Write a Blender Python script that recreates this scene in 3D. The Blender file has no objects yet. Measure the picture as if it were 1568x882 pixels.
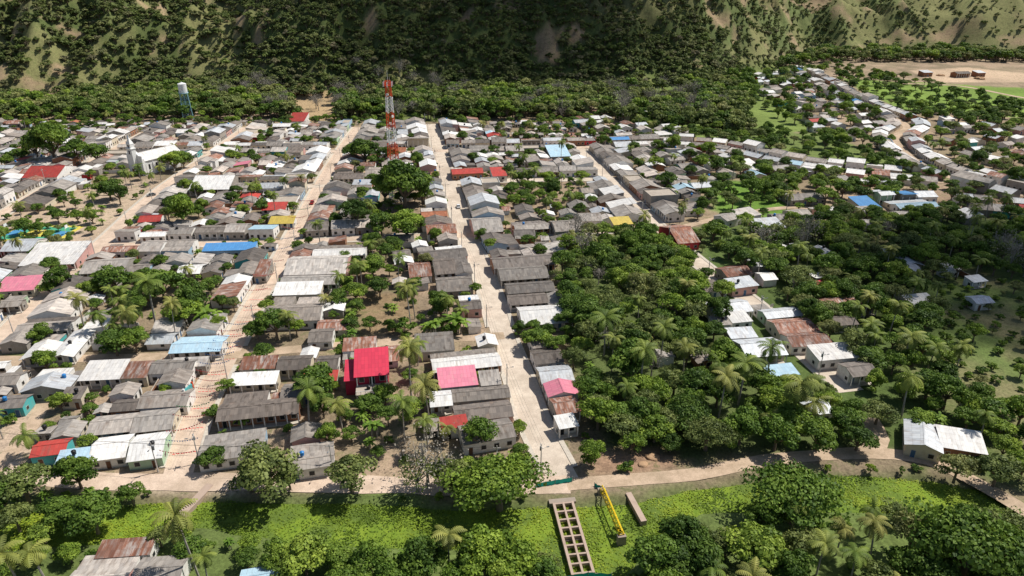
import bpy, math, random
import numpy as np
from mathutils import Vector, noise
random.seed(11); rng=np.random.default_rng(11)
R=random.random
def U(a,b): return random.uniform(a,b)
scene=bpy.context.scene
# ---------------------------------------------------------------- survey frame
H=110.0; P=math.radians(25.3); F=1079.0
def G(u,v,z=0.0):
    dx=(u-784)/F; a=(441-v)/F
    k=(H-z)/(math.sin(P)-math.cos(P)*a)
    return (k*dx, k*(math.cos(P)+a*math.sin(P)))
def mpp(v,z=0.0):
    return (H-z)/(math.sin(P)-math.cos(P)*(441-v)/F)/F
def GP(l,z=0.0): return [G(u,v,z) for u,v in l]

# ---------------------------------------------------------------- node helpers
def new_mat(name):
    m=bpy.data.materials.new(name); m.use_nodes=True
    nt=m.node_tree; b=nt.nodes['Principled BSDF']
    b.inputs['Specular IOR Level'].default_value=0.2
    b.inputs['Roughness'].default_value=0.85
    return m,nt,b
def N(nt,t,**k):
    n=nt.nodes.new(t)
    for a,b in k.items(): setattr(n,a,b)
    return n
def L(nt,a,b): nt.links.new(a,b)
def ramp(nt,stops,interp='LINEAR'):
    r=N(nt,'ShaderNodeValToRGB'); cr=r.color_ramp; cr.interpolation=interp
    while len(cr.elements)<len(stops): cr.elements.new(0.5)
    for e,(p,c) in zip(cr.elements,stops):
        e.position=p; e.color=(*c,1)
    return r
def mixc(nt,fac,a,b,mode='MIX'):
    m=N(nt,'ShaderNodeMix'); m.data_type='RGBA'; m.blend_type=mode
    for s,val in ((m.inputs[0],fac),(m.inputs[6],a),(m.inputs[7],b)):
        if isinstance(val,(int,float)): s.default_value=val
        elif isinstance(val,tuple): s.default_value=(*val,1)
        else: L(nt,val,s)
    return m.outputs[2]
def nz(nt,co,scale,detail=4,rough=0.6):
    n=N(nt,'ShaderNodeTexNoise'); n.inputs['Scale'].default_value=scale
    n.inputs['Detail'].default_value=detail; n.inputs['Roughness'].default_value=rough
    if co is not None: L(nt,co,n.inputs['Vector'])
    return n
def mapping(nt,co,scale):
    m=N(nt,'ShaderNodeMapping'); m.inputs['Scale'].default_value=scale; L(nt,co,m.inputs['Vector']); return m.outputs[0]
def mrange(nt,val,a,b,c,d):
    m=N(nt,'ShaderNodeMapRange'); L(nt,val,m.inputs[0])
    for i,x in zip((1,2,3,4),(a,b,c,d)): m.inputs[i].default_value=x
    return m.outputs[0]
def bump(nt,b,h,s=0.5,d=0.1):
    n=N(nt,'ShaderNodeBump'); n.inputs['Strength'].default_value=s; n.inputs['Distance'].default_value=d
    L(nt,h,n.inputs['Height']); L(nt,n.outputs[0],b.inputs['Normal'])

MAT={}
def roof_mat(key,name,base,dirt,dirt_lo=0.45,dirt_hi=0.65,rough=0.8,metal=0.0,var=0.3,sheet=0.35,rust=0.5):
    m,nt,b=new_mat(name)
    uv=N(nt,'ShaderNodeUVMap').outputs[0]
    oi=N(nt,'ShaderNodeObjectInfo')
    add=N(nt,'ShaderNodeVectorMath'); add.operation='ADD'; L(nt,uv,add.inputs[0])
    sc=N(nt,'ShaderNodeVectorMath'); sc.operation='SCALE'; L(nt,oi.outputs['Location'],sc.inputs[0]); sc.inputs[3].default_value=1.7
    L(nt,sc.outputs[0],add.inputs[1]); co=add.outputs[0]
    br=N(nt,'ShaderNodeTexBrick'); L(nt,uv,br.inputs['Vector'])
    br.offset=0.0; br.inputs['Scale'].default_value=1; br.inputs['Brick Width'].default_value=0.95; br.inputs['Row Height'].default_value=1.75
    br.inputs['Mortar Size'].default_value=0.03; br.inputs['Mortar Smooth'].default_value=0.4
    br.inputs['Color1'].default_value=(1-sheet,1-sheet,1-sheet,1); br.inputs['Color2'].default_value=(1.12,1.1,1.06,1); br.inputs['Mortar'].default_value=(.6,.57,.55,1)
    st=nz(nt,mapping(nt,co,(1.3,.22,1)),1.0,5,.65)
    bl=nz(nt,co,0.22,4,.6); rs=nz(nt,mapping(nt,co,(.5,.3,1)),.6,6,.7)
    f1=mrange(nt,st.outputs[0],dirt_lo,dirt_hi,0,1)
    f2=mrange(nt,bl.outputs[0],.4,.62,0.15,1)
    mu=N(nt,'ShaderNodeMath'); mu.operation='MULTIPLY'; L(nt,f1,mu.inputs[0]); L(nt,f2,mu.inputs[1])
    c=mixc(nt,mu.outputs[0],base,dirt)
    c=mixc(nt,mrange(nt,rs.outputs[0],.56,.72,0,rust),c,(.22,.14,.095))
    c=mixc(nt,0.85,c,br.outputs['Color'],'MULTIPLY')
    v=mrange(nt,oi.outputs['Random'],0,1,1-var,1+var)
    c=mixc(nt,1.0,c,v,'MULTIPLY')
    wr=nz(nt,oi.outputs['Location'],.9,1); 
    c=mixc(nt,mrange(nt,wr.outputs[0],.4,.65,0,.35 if rust>.4 else .1),c,mixc(nt,1.0,c,(1.08,.9,.78),'MULTIPLY'))
    L(nt,c,b.inputs['Base Color']); b.inputs['Roughness'].default_value=rough; b.inputs['Metallic'].default_value=metal
    w=N(nt,'ShaderNodeTexWave'); w.wave_type='BANDS'; w.bands_direction='X'; L(nt,uv,w.inputs['Vector']); w.inputs['Scale'].default_value=1.1
    bump(nt,b,w.outputs[0],.35,.05)
    MAT[key]=m
roof_mat('fd','roof_fibre_cement_dark',(.2,.18,.165),(.09,.075,.065))
roof_mat('fm','roof_fibre_cement',(.33,.305,.28),(.16,.135,.115))
roof_mat('fl','roof_fibre_cement_pale',(.5,.465,.43),(.27,.23,.2))
roof_mat('zw','roof_white_zinc',(.76,.75,.73),(.44,.4,.36),.48,.68,.55,0,.12,.14,.3)
roof_mat('zn','roof_zinc',(.55,.58,.61),(.35,.31,.28),.46,.66,.5,.1,.15,.18,.4)
roof_mat('ru','roof_rusted_zinc',(.29,.13,.085),(.5,.45,.42),.44,.58,.8,0,.25,.45)
roof_mat('re','roof_red_painted',(.44,.06,.05),(.3,.1,.08),.45,.7,.6,0,.2,.15,.3)
roof_mat('cr','roof_crimson_painted',(.56,.045,.085),(.42,.06,.09),.5,.8,.5,0,.08,.1,.1)
roof_mat('pk','roof_pink_painted',(.66,.22,.3),(.5,.3,.3),.5,.75,.6,0,.1,.12,.1)
roof_mat('bl','roof_blue_painted',(.08,.25,.52),(.14,.26,.42),.5,.75,.6,0,.15,.1,.1)
roof_mat('lb','roof_pale_blue_zinc',(.42,.6,.72),(.38,.42,.44),.5,.7,.6,0,.1,.12,.2)
roof_mat('or','roof_clay_tile',(.4,.16,.09),(.24,.11,.07),.45,.7,.85,0,.15,.3)
roof_mat('ye','roof_yellow_painted',(.56,.43,.1),(.4,.32,.1),.5,.75,.6,0,.1,.1,.2)

def wall_mat(key,name,base,stain,brick=False):
    m,nt,b=new_mat(name)
    tc=N(nt,'ShaderNodeTexCoord'); g=N(nt,'ShaderNodeNewGeometry')
    n=nz(nt,g.outputs['Position'],.6,5,.65)
    c=mixc(nt,mrange(nt,n.outputs[0],.45,.75,0,.7),base,stain)
    sp=N(nt,'ShaderNodeSeparateXYZ'); L(nt,tc.outputs['Object'],sp.inputs[0])
    c=mixc(nt,mrange(nt,sp.outputs[2],0,.9,.6,0),c,stain)
    if brick:
        br=N(nt,'ShaderNodeTexBrick'); L(nt,tc.outputs['Object'],br.inputs['Vector']); br.inputs['Scale'].default_value=2.5
        br.inputs['Color1'].default_value=(1,1,1,1); br.inputs['Color2'].default_value=(.7,.7,.7,1); br.inputs['Mortar'].default_value=(.6,.6,.6,1)
        c=mixc(nt,.6,c,br.outputs[0],'MULTIPLY')
    L(nt,c,b.inputs['Base Color']); bump(nt,b,n.outputs[0],.2,.05); MAT[key]=m
wall_mat('wh','wall_white_plaster',(.78,.76,.72),(.5,.44,.37))
wall_mat('crm','wall_cream_plaster',(.62,.55,.42),(.4,.33,.24))
wall_mat('gy','wall_concrete_block',(.38,.35,.31),(.24,.2,.16),True)
wall_mat('bk','wall_brick',(.38,.18,.1),(.26,.15,.1),True)
wall_mat('pkw','wall_pink_plaster',(.62,.36,.32),(.42,.3,.24))
wall_mat('tq','wall_turquoise',(.08,.42,.42),(.2,.35,.33))
wall_mat('blw','wall_pale_blue',(.34,.48,.6),(.3,.34,.36))
wall_mat('grw','wall_pale_green',(.4,.55,.38),(.32,.36,.28))
wall_mat('rw','wall_red_plaster',(.5,.04,.05),(.3,.08,.07))
wall_mat('crw','wall_crimson',(.45,.03,.07),(.28,.05,.06))
wall_mat('conc','raw_concrete',(.44,.38,.31),(.27,.21,.17))
wall_mat('concp','pinkish_concrete',(.54,.42,.34),(.36,.26,.2))
wall_mat('chw','church_white_plaster',(.82,.81,.78),(.7,.68,.64))
def plain(key,name,col,rough=.7,metal=0,var=.15):
    m,nt,b=new_mat(name); g=N(nt,'ShaderNodeNewGeometry'); n=nz(nt,g.outputs['Position'],1.2,4)
    c=mixc(nt,1.0,col,mrange(nt,n.outputs[0],.3,.7,1-var,1+var),'MULTIPLY')
    L(nt,c,b.inputs['Base Color']); b.inputs['Roughness'].default_value=rough; b.inputs['Metallic'].default_value=metal; MAT[key]=m
plain('dark','window_dark',(.025,.028,.03),.25)
plain('frame','window_frame',(.5,.48,.44))
plain('door','door_wood',(.14,.07,.04))
plain('doorb','door_blue',(.07,.14,.25))
plain('tred','tower_red_paint',(.66,.09,.03),.5)
plain('twh','tower_white_paint',(.78,.78,.76),.5)
plain('tbl','tank_leg_blue_paint',(.24,.42,.48),.5)
plain('tkw','tank_white_paint',(.78,.78,.76),.5)
plain('blk','plastic_black',(.02,.02,.022),.4)
plain('tkb','plastic_blue',(.03,.2,.5),.4)
plain('yel','yellow_paint',(.75,.52,.02),.5)
plain('teal','teal_tarpaulin',(.02,.42,.34),.7)
plain('pole','pole_concrete',(.46,.44,.41))
plain('flag','bunting_red',(.65,.06,.06))
plain('flagb','bunting_blue',(.05,.2,.55))
plain('flagg','bunting_green',(.05,.4,.15))
plain('cgr','court_green',(.08,.34,.2),.8)
plain('cbl','court_blue',(.08,.27,.48),.8)
plain('cye','court_yellow',(.62,.52,.1),.8)
plain('kerb','kerb_concrete',(.54,.48,.4),.9)
plain('soil','spoil_soil',(.42,.27,.16),.95)
plain('car_w','car_paint_white',(.7,.7,.7),.3)
plain('car_r','car_paint_red',(.4,.03,.03),.3)
plain('car_g','car_paint_grey',(.18,.19,.2),.3)

# ---------------------------------------------------------------- mesh builder
class MB:
    def __init__(s): s.v=[];s.f=[];s.m=[];s.uv=[]
    def face(s,pts,mat,uvs=None):
        i=len(s.v); s.v.extend(tuple(p) for p in pts); s.f.append(tuple(range(i,i+len(pts)))); s.m.append(mat)
        s.uv.extend(uvs if uvs else [(0,0)]*len(pts))
    def box(s,x0,x1,y0,y1,z0,z1,mat,bottom=False):
        a=[(x0,y0,z0),(x1,y0,z0),(x1,y1,z0),(x0,y1,z0),(x0,y0,z1),(x1,y0,z1),(x1,y1,z1),(x0,y1,z1)]
        fs=[(0,1,5,4),(1,2,6,5),(2,3,7,6),(3,0,4,7),(4,5,6,7)]
        if bottom: fs.append((3,2,1,0))
        for f in fs:
            s.face([a[k] for k in f],mat,[(a[k][0],a[k][1]) for k in f])
    def slab(s,p0,p1,p2,p3,t,mat,e='frame'):
        P_=[Vector(p) for p in (p0,p1,p2,p3)]
        w=(P_[1]-P_[0]).length; l=(P_[3]-P_[0]).length; ou,ov=U(0,9),0
        s.face(P_,mat,[(ou,ov),(ou+w,ov),(ou+w,ov+l),(ou,ov+l)])
        B=[p-Vector((0,0,t)) for p in P_]
        s.face(B[::-1],mat)
        for i in range(4):
            j=(i+1)%4; s.face([B[i],B[j],P_[j],P_[i]],mat)
    def cyl(s,p0,p1,r0,r1,n,mat,cap=True):
        p0=Vector(p0);p1=Vector(p1); d=(p1-p0)
        if d.length<1e-6: return
        d.normalize(); a=d.orthogonal().normalized(); b=d.cross(a)
        c0=[p0+(a*math.cos(2*math.pi*i/n)+b*math.sin(2*math.pi*i/n))*r0 for i in range(n)]
        c1=[p1+(a*math.cos(2*math.pi*i/n)+b*math.sin(2*math.pi*i/n))*r1 for i in range(n)]
        for i in range(n):
            j=(i+1)%n; s.face([c0[i],c0[j],c1[j],c1[i]],mat)
        if cap: s.face(c1,mat); s.face(c0[::-1],mat)
    def mesh(s,name):
        me=bpy.data.meshes.new(name); me.from_pydata(s.v,[],s.f)
        ks=sorted(set(s.m)); idx={k:i for i,k in enumerate(ks)}
        for k in ks: me.materials.append(MAT[k])
        me.polygons.foreach_set('material_index',[idx[k] for k in s.m])
        ul=me.uv_layers.new(name='UVMap'); ul.data.foreach_set('uv',np.array(s.uv,dtype=np.float32).ravel())
        me.update(); return me
    def obj(s,name,loc=(0,0,0),rot=0,parent=None):
        o=bpy.data.objects.new(name,s.mesh(name)); scene.collection.objects.link(o)
        o.location=loc; o.rotation_euler=(0,0,rot)
        if parent: o.parent=parent
        return o
def empty(name,loc=(0,0,0),rot=0):
    e=bpy.data.objects.new(name,None); scene.collection.objects.link(e); e.location=loc; e.rotation_euler=(0,0,rot); return e

# ---------------------------------------------------------------- geometry utils
def inpoly(x,y,poly):
    c=False; n=len(poly); j=n-1
    for i in range(n):
        xi,yi=poly[i]; xj,yj=poly[j]
        if (yi>y)!=(yj>y) and x<(xj-xi)*(y-yi)/(yj-yi)+xi: c=not c
        j=i
    return c
def seg_d(px,py,pl):
    best=1e9
    for (ax,ay),(bx,by) in zip(pl[:-1],pl[1:]):
        dx,dy=bx-ax,by-ay; t=((px-ax)*dx+(py-ay)*dy)/(dx*dx+dy*dy+1e-9); t=max(0,min(1,t))
        best=min(best,(px-ax-t*dx)**2+(py-ay-t*dy)**2)
    return math.sqrt(best)
def np_sdf(X,Y,poly):
    X=X.ravel();Y=Y.ravel(); d=np.full(X.shape,1e12); ins=np.zeros(X.shape,bool)
    n=len(poly)
    for i in range(n):
        ax,ay=poly[i]; bx,by=poly[(i+1)%n]; dx,dy=bx-ax,by-ay
        t=np.clip(((X-ax)*dx+(Y-ay)*dy)/(dx*dx+dy*dy+1e-9),0,1)
        d=np.minimum(d,(X-ax-t*dx)**2+(Y-ay-t*dy)**2)
        if abs(dy)>1e-9:
            c=((ay>Y)!=(by>Y))&(X<dx*(Y-ay)/dy+ax); ins^=c
    d=np.sqrt(d); return np.where(ins,-d,d)
def smooth_pl(pl,step=4.0):
    pts=[Vector((p[0],p[1],0)) for p in pl]; out=[]
    for i in range(len(pts)-1):
        p0=pts[max(i-1,0)];p1=pts[i];p2=pts[i+1];p3=pts[min(i+2,len(pts)-1)]
        n=max(1,int((p2-p1).length/step))
        for k in range(n):
            t=k/n
            q=0.5*((2*p1)+(-p0+p2)*t+(2*p0-5*p1+4*p2-p3)*t*t+(-p0+3*p1-3*p2+p3)*t**3)
            out.append((q.x,q.y))
    out.append((pts[-1].x,pts[-1].y)); return out

# ---------------------------------------------------------------- streets
ROADS=[]
def road(pts,w,mat,side=True,name='street'):
    pl=smooth_pl(GP(pts)); ROADS.append(dict(pl=pl,w=w,mat=mat,side=side,name=name)); return pl
S_C=road([(872,752),(845,700),(815,640),(795,580),(772,520),(757,470),(737,410),(713,360),(695,300),(680,255),(668,215),(660,190)],7.2,'street')
S_L=road([(268,742),(300,640),(340,560),(385,475),(428,400),(457,345),(490,285),(520,235),(548,195)],6.8,'streetp')
S_0=road([(-130,640),(0,520),(45,475),(120,402),(165,365),(215,318),(255,285),(330,232),(380,195)],7.4,'streetp')
S_R=road([(1300,600),(1240,545),(1190,495),(1135,450),(1080,410),(1030,368),(985,325),(940,280),(905,245),(885,225)],6.4,'street')
S_M=road([(-60,372),(0,330),(100,272),(165,235),(224,203)],6.4,'streetp')
X_1=road([(-20,552),(180,548),(340,545),(440,536),(540,528),(640,522),(772,514)],4.6,'dirt',False,'dirt_road')
X_2=road([(160,376),(300,374),(445,371),(560,365),(713,360),(850,356),(960,353),(1015,356)],5.4,'streetp')
X_3=road([(255,289),(400,287),(490,285),(600,283),(690,280),(800,276),(935,274)],5.4,'street')
X_4=road([(165,236),(330,233),(520,232),(675,231),(885,226),(1000,222)],5.4,'streetp')
B_1=road([(-60,712),(60,728),(180,738),(350,738),(560,742),(700,744),(872,742)],6.0,'streetp',False)
B_2=road([(868,742),(960,735),(1060,727),(1130,713),(1200,702),(1330,694),(1420,705),(1500,742),(1600,800)],4.2,'dirt',False,'dirt_road')
T_1=road([(-20,740),(10,700),(50,650),(70,600),(40,570),(20,550)],4.0,'dirt',False,'dirt_road')
D_R=road([(1330,694),(1345,670),(1330,640)],5,'dirt',False,'dirt_road')
U_R=road([(1568,300),(1430,262),(1370,215),(1385,190),(1300,150),(1230,112)],5.5,'dirt',False,'dirt_road')
U_2=road([(1380,128),(1470,132),(1568,150),(1650,160)],5,'dirt',False,'dirt_road')
E_R=road([(1015,356),(1120,330),(1210,318),(1300,322),(1440,316),(1600,330)],4,'dirt',False,'dirt_road')
U_3=road([(1000,222),(1100,228),(1200,250),(1330,268),(1450,280)],4.5,'dirt',False,'dirt_road')
def road_clear(x,y,m):
    for r in ROADS:
        if seg_d(x,y,r['pl'][::3]+[r['pl'][-1]])<r['w']/2+m: return False
    return True

def ground_mat(key,name,c1,c2,c3,s=.35,bs=.3,cm=(.48,.66,.7)):
    m,nt,b=new_mat(name); g=N(nt,'ShaderNodeNewGeometry'); co=g.outputs['Position']
    a=nz(nt,co,s,6,.65); d=nz(nt,co,s*.18,4,.6); f=nz(nt,co,3.0,3)
    c=mixc(nt,mrange(nt,a.outputs[0],.4,.62,0,1),c1,c2)
    c=mixc(nt,mrange(nt,d.outputs[0],cm[0],cm[1],0,cm[2]),c,c3)
    c=mixc(nt,1.0,c,mrange(nt,f.outputs[0],.3,.7,.85,1.12),'MULTIPLY')
    L(nt,c,b.inputs['Base Color']); b.inputs['Roughness'].default_value=.95; bump(nt,b,a.outputs[0],bs,.15); MAT[key]=m
ground_mat('street','street_concrete',(.66,.56,.45),(.54,.45,.36),(.43,.35,.27))
ground_mat('streetp','street_dusty_concrete',(.68,.53,.41),(.55,.42,.32),(.43,.33,.24))
ground_mat('dirt','dirt_road_surface',(.56,.42,.3),(.43,.32,.22),(.3,.23,.15))
ground_mat('algae','aquatic_weed',(.21,.29,.03),(.15,.23,.025),(.1,.15,.03),.6,.6,(.45,.62,.85))

CANAL=GP([(-120,780),(0,782),(120,782),(250,768),(330,765),(600,772),(700,778),(850,775),(870,776),(960,770),(1060,748),(1140,739),(1290,726),(1400,733),(1500,748),(1568,785),(1680,840),(1680,900),(1500,800),(1350,790),(1200,790),(1080,790),(1000,838),(960,890),(925,930),(850,930),(840,870),(700,845),(560,845),(420,832),(300,812),(200,835),(0,848),(-120,850)],-1.0)
for i,r in enumerate(ROADS):
    pl=r['pl']; mb=MB(); z=.03+.006*i; hw=r['w']/2
    nr=[]
    for k,p in enumerate(pl):
        a=pl[max(k-1,0)];b_=pl[min(k+1,len(pl)-1)]
        t=Vector((b_[0]-a[0],b_[1]-a[1])).normalized(); nr.append(Vector((-t.y,t.x)))
    for k in range(len(pl)-1):
        j0=1 if r['side'] else 1+.22*noise.noise(Vector((k*.4,i,0))); j1=1 if r['side'] else 1+.22*noise.noise(Vector(((k+1)*.4,i,0)))
        q=[Vector(pl[k])-nr[k]*hw*j0,Vector(pl[k+1])-nr[k+1]*hw*j1,Vector(pl[k+1])+nr[k+1]*hw*j1,Vector(pl[k])+nr[k]*hw*j0]
        mb.face([(a.x,a.y,z) for a in (q[0],q[1],q[2],q[3])],r['mat'])
    mb.obj(r['name'])
    if r['side']:
        mb=MB()
        for sgn in (-1,1):
            for k in range(len(pl)-1):
                m=((pl[k][0]+pl[k+1][0])/2+nr[k].x*sgn*hw,(pl[k][1]+pl[k+1][1])/2+nr[k].y*sgn*hw)
                if any(o is not r and seg_d(m[0],m[1],o['pl'])<o['w']/2+2.2 for o in ROADS): continue
                a0=Vector(pl[k])+nr[k]*sgn*hw; a1=Vector(pl[k+1])+nr[k+1]*sgn*hw
                b0=Vector(pl[k])+nr[k]*sgn*(hw+1.3); b1=Vector(pl[k+1])+nr[k+1]*sgn*(hw+1.3)
                zt=.17
                mb.face([(a0.x,a0.y,zt),(a1.x,a1.y,zt),(b1.x,b1.y,zt),(b0.x,b0.y,zt)],'kerb')
                mb.face([(a0.x,a0.y,0),(a1.x,a1.y,0),(a1.x,a1.y,zt),(a0.x,a0.y,zt)],'kerb')
                mb.face([(b0.x,b0.y,0),(b1.x,b1.y,0),(b1.x,b1.y,zt),(b0.x,b0.y,zt)],'kerb')
        if mb.v: mb.obj('pavement')

# ---------------------------------------------------------------- terrain
def ax(segs):
    out=[]
    for a,b,s in segs: out+=list(np.arange(a,b,s))
    return np.array(out)
xs=ax([(-6000,-1200,600),(-1200,-480,14),(-480,520,3.2),(520,1300,14),(1300,6001,600)])
ys=ax([(-3000,0,500),(0,70,14),(70,330,2.4),(330,640,4),(640,1400,7),(1400,6001,500)])
GX,GY=np.meshgrid(xs,ys); sh=GX.shape
def sstep(a,b,x): t=np.clip((x-a)/(b-a),0,1); return t*t*(3-2*t)
def fbm(x,y,sc,oct=4,seed=0.0):
    out=np.zeros_like(x); amp=1;tot=0;f=1/sc
    for o in range(oct):
        X=x*f+seed+o*17.3; Y=y*f-seed*1.3+o*9.1
        xi=np.floor(X);yi=np.floor(Y);fx=X-xi;fy=Y-yi
        fx=fx*fx*(3-2*fx);fy=fy*fy*(3-2*fy)
        def hsh(a,b): q=np.sin(a*127.1+b*311.7+seed)*43758.5453; return q-np.floor(q)
        v=(hsh(xi,yi)*(1-fx)+hsh(xi+1,yi)*fx)*(1-fy)+(hsh(xi,yi+1)*(1-fx)+hsh(xi+1,yi+1)*fx)*fy
        out+=amp*v;tot+=amp;amp*=.5;f*=2.03
    return out/tot
def hill(x,y):
    yb=612+sstep(90,400,x)*270-sstep(-200,-420,x)*30+ (fbm(x,y*0,90,3,3.3)-.5)*100
    d=np.maximum(y-yb,0)
    n=fbm(x+y*.35,y*.35,120,4,5.5); r=1-np.abs(2*n-1)
    n2=fbm(x+.25*y,y*.5,44,4,8.1); r2=1-np.abs(2*n2-1)
    base=.44*d*d/(d+25)
    z=base*(.6+.8*r)+r2*r2*34*sstep(0,110,d)
    z=330*(1-np.exp(-z/330))
    return z
GZ=hill(GX,GY)
cs=np_sdf(GX,GY,CANAL).reshape(sh)
GZ=GZ-1.9*sstep(1.0,-2.5,cs)
col=np.zeros(sh+(3,)); 
def setc(mask,c):
    global col
    col=col*(1-mask[...,None])+np.array(c)*mask[...,None]
nse=fbm(GX,GY,14,4,1.1)-.5; nse2=fbm(GX,GY,30,5,6.6)-.5; nse3=fbm(GX,GY,60,4,12.6)
col[:]=(.37,.27,.185)
setc(sstep(-.1,.12,nse+.05),(.26,.2,.13))
GREENS=[
 ([(1095,275),(1200,285),(1215,330),(1150,340),(1090,320)],(.13,.23,.035)),
 ([(1050,345),(1568,335),(1900,330),(1900,640),(1600,760),(1420,700),(1250,700),(1100,480)],(.09,.13,.035)),
 ([(1420,440),(1568,420),(1700,420),(1700,700),(1568,690),(1500,620),(1440,560)],(.12,.165,.045)),
 ([(870,365),(1010,355),(1060,400),(1130,480),(1200,600),(1360,640),(1380,685),(1200,692),(1060,715),(940,700),(890,650),(850,440)],(.1,.13,.04)),
 ([(1290,120),(1568,135),(1700,140),(1700,185),(1568,180),(1370,168)],(.19,.28,.055)),
 ([(1150,620),(1230,620),(1230,650),(1150,660)],(.16,.28,.03)),
 ([(-200,110),(430,110),(520,185),(700,188),(900,160),(1010,200),(1150,210),(1150,170),(1260,100),(-200,100)],(.14,.17,.05)),
 ([(860,120),(1150,120),(1260,200),(1100,215),(960,190)],(.18,.24,.06)),
 ([(1100,195),(1260,205),(1420,260),(1568,262),(1700,270),(1700,300),(1330,262),(1120,225)],(.16,.21,.06)),
 ([(-80,750),(200,755),(860,757),(960,750),(1150,728),(1400,712),(1700,840),(1700,1100),(-80,1100)],(.12,.16,.045)),
 ([(510,470),(545,470),(545,525),(510,530)],(.16,.24,.04)),
 ([(0,512),(75,512),(60,548),(0,548)],(.15,.22,.04)),
]
for pl,c in GREENS:
    s=np_sdf(GX,GY,GP(pl)).reshape(sh); setc(sstep(3,-3,s+nse*14),c)
far=sstep(90,140,GX)*sstep(340,300,GY)
setc(far*sstep(.02,.16,nse2)*.8,(.2,.17,.09)); setc(far*sstep(-.02,-.14,nse2)*.8,(.06,.1,.025))
BROWNS=[
 ([(430,150),(440,128),(515,128),(520,185),(470,188)],(.42,.3,.17)),
 ([(1430,297),(1568,292),(1700,290),(1700,322),(1568,322),(1450,318)],(.3,.21,.14)),
 ([(545,450),(625,445),(640,480),(620,510),(550,512)],(.3,.21,.12)),
 ([(1390,108),(1480,103),(1568,112),(1700,116),(1700,128),(1440,126)],(.52,.38,.26)),
 ([(0,335),(60,320),(130,290),(235,272),(262,290),(205,345),(120,400),(60,385),(0,380)],(.46,.35,.25)),
 ([(900,690),(1010,680),(1060,712),(960,732),(900,730)],(.36,.23,.15)),
 ([(0,640),(60,620),(70,700),(0,730)],(.5,.38,.28)),
 ([(230,735),(420,728),(420,755),(230,757)],(.5,.39,.29)),
]
for pl,c in BROWNS:
    s=np_sdf(GX,GY,GP(pl)).reshape(sh); setc(sstep(2,-2,s+nse*8),c)
hm=sstep(.5,14,hill(GX,GY))
setc(hm,(.085,.11,.035))
rgt=sstep(130,330,GX); lft=sstep(-330,-500,GX)
setc(hm*rgt*.8,(.14,.17,.06))
dry=sstep(.52,.66,nse3+rgt*.13+lft*.1)*hm; setc(dry*.85,(.21,.2,.085))
bare=sstep(.65,.74,fbm(GX,GY,26,4,3.9)+rgt*.08+lft*.08)*hm; setc(bare*.85,(.34,.24,.15))
col*=(1+nse2[...,None]*.6)
me=bpy.data.meshes.new('ground')
ny,nx=sh
V=np.stack([GX,GY,GZ],-1).reshape(-1,3).astype(np.float32)
ii=np.arange(nx*ny).reshape(ny,nx)
Fq=np.stack([ii[:-1,:-1],ii[:-1,1:],ii[1:,1:],ii[1:,:-1]],-1).reshape(-1,4)
me.vertices.add(len(V)); me.vertices.foreach_set('co',V.ravel())
me.loops.add(Fq.size); me.loops.foreach_set('vertex_index',Fq.ravel().astype(np.int32))
me.polygons.add(len(Fq)); me.polygons.foreach_set('loop_start',np.arange(0,Fq.size,4,dtype=np.int32)); me.polygons.foreach_set('loop_total',np.full(len(Fq),4,dtype=np.int32))
me.update(calc_edges=True); me.shade_smooth()
ca=me.color_attributes.new('soil','FLOAT_COLOR','POINT')
ca.data.foreach_set('color',np.concatenate([col.reshape(-1,3),np.ones((nx*ny,1))],1).astype(np.float32).ravel())
m,nt,b=new_mat('ground_soil_and_grass')
at=N(nt,'ShaderNodeVertexColor'); at.layer_name='soil'; g=N(nt,'ShaderNodeNewGeometry')
n1=nz(nt,g.outputs['Position'],.25,7,.7); n2=nz(nt,g.outputs['Position'],1.5,4,.7)
c=mixc(nt,1.0,at.outputs[0],mrange(nt,n1.outputs[0],.3,.7,.6,1.45),'MULTIPLY')
c=mixc(nt,1.0,c,mrange(nt,n2.outputs[0],.3,.7,.65,1.35),'MULTIPLY')
c=mixc(nt,mrange(nt,n1.outputs[0],.54,.62,0,.6),c,(.075,.1,.03))
L(nt,c,b.inputs['Base Color']); b.inputs['Roughness'].default_value=1
bump(nt,b,n1.outputs[0],.7,.5); me.materials.append(m)
go=bpy.data.objects.new('ground',me); scene.collection.objects.link(go)
mb=MB(); mb.face([(x,y,-.95) for x,y in CANAL][::-1],'algae'); co=mb.obj('canal_weed_cover')
def hz(x,y):
    return float(hill(np.array([x]),np.array([y]))[0])

# ---------------------------------------------------------------- houses
RECT=[]
def corners(c):
    cx,cy,w,d,r=c; cr,sr=math.cos(r),math.sin(r)
    return [(cx+a*w/2*cr-b*d/2*sr,cy+a*w/2*sr+b*d/2*cr) for a,b in ((-1,-1),(1,-1),(1,1),(-1,1))]
def overlap(a,b,m=-.1):
    if math.hypot(a[0]-b[0],a[1]-b[1])>(math.hypot(a[2],a[3])+math.hypot(b[2],b[3]))/2: return False
    A=corners(a);B=corners(b)
    for r in (a[4],b[4]):
        for t in (0,math.pi/2):
            ux,uy=math.cos(r+t),math.sin(r+t)
            pa=[x*ux+y*uy for x,y in A];pb=[x*ux+y*uy for x,y in B]
            if max(pa)<=min(pb)-m or max(pb)<=min(pa)-m: return False
    return True
def inrect(x,y,m=.3):
    for c in RECT:
        dx,dy=x-c[0],y-c[1]
        if dx*dx+dy*dy>(c[2]+c[3])**2: continue
        cr,sr=math.cos(c[4]),math.sin(c[4])
        if abs(dx*cr+dy*sr)<c[2]/2+m and abs(-dx*sr+dy*cr)<c[3]/2+m: return True
    return False
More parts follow.
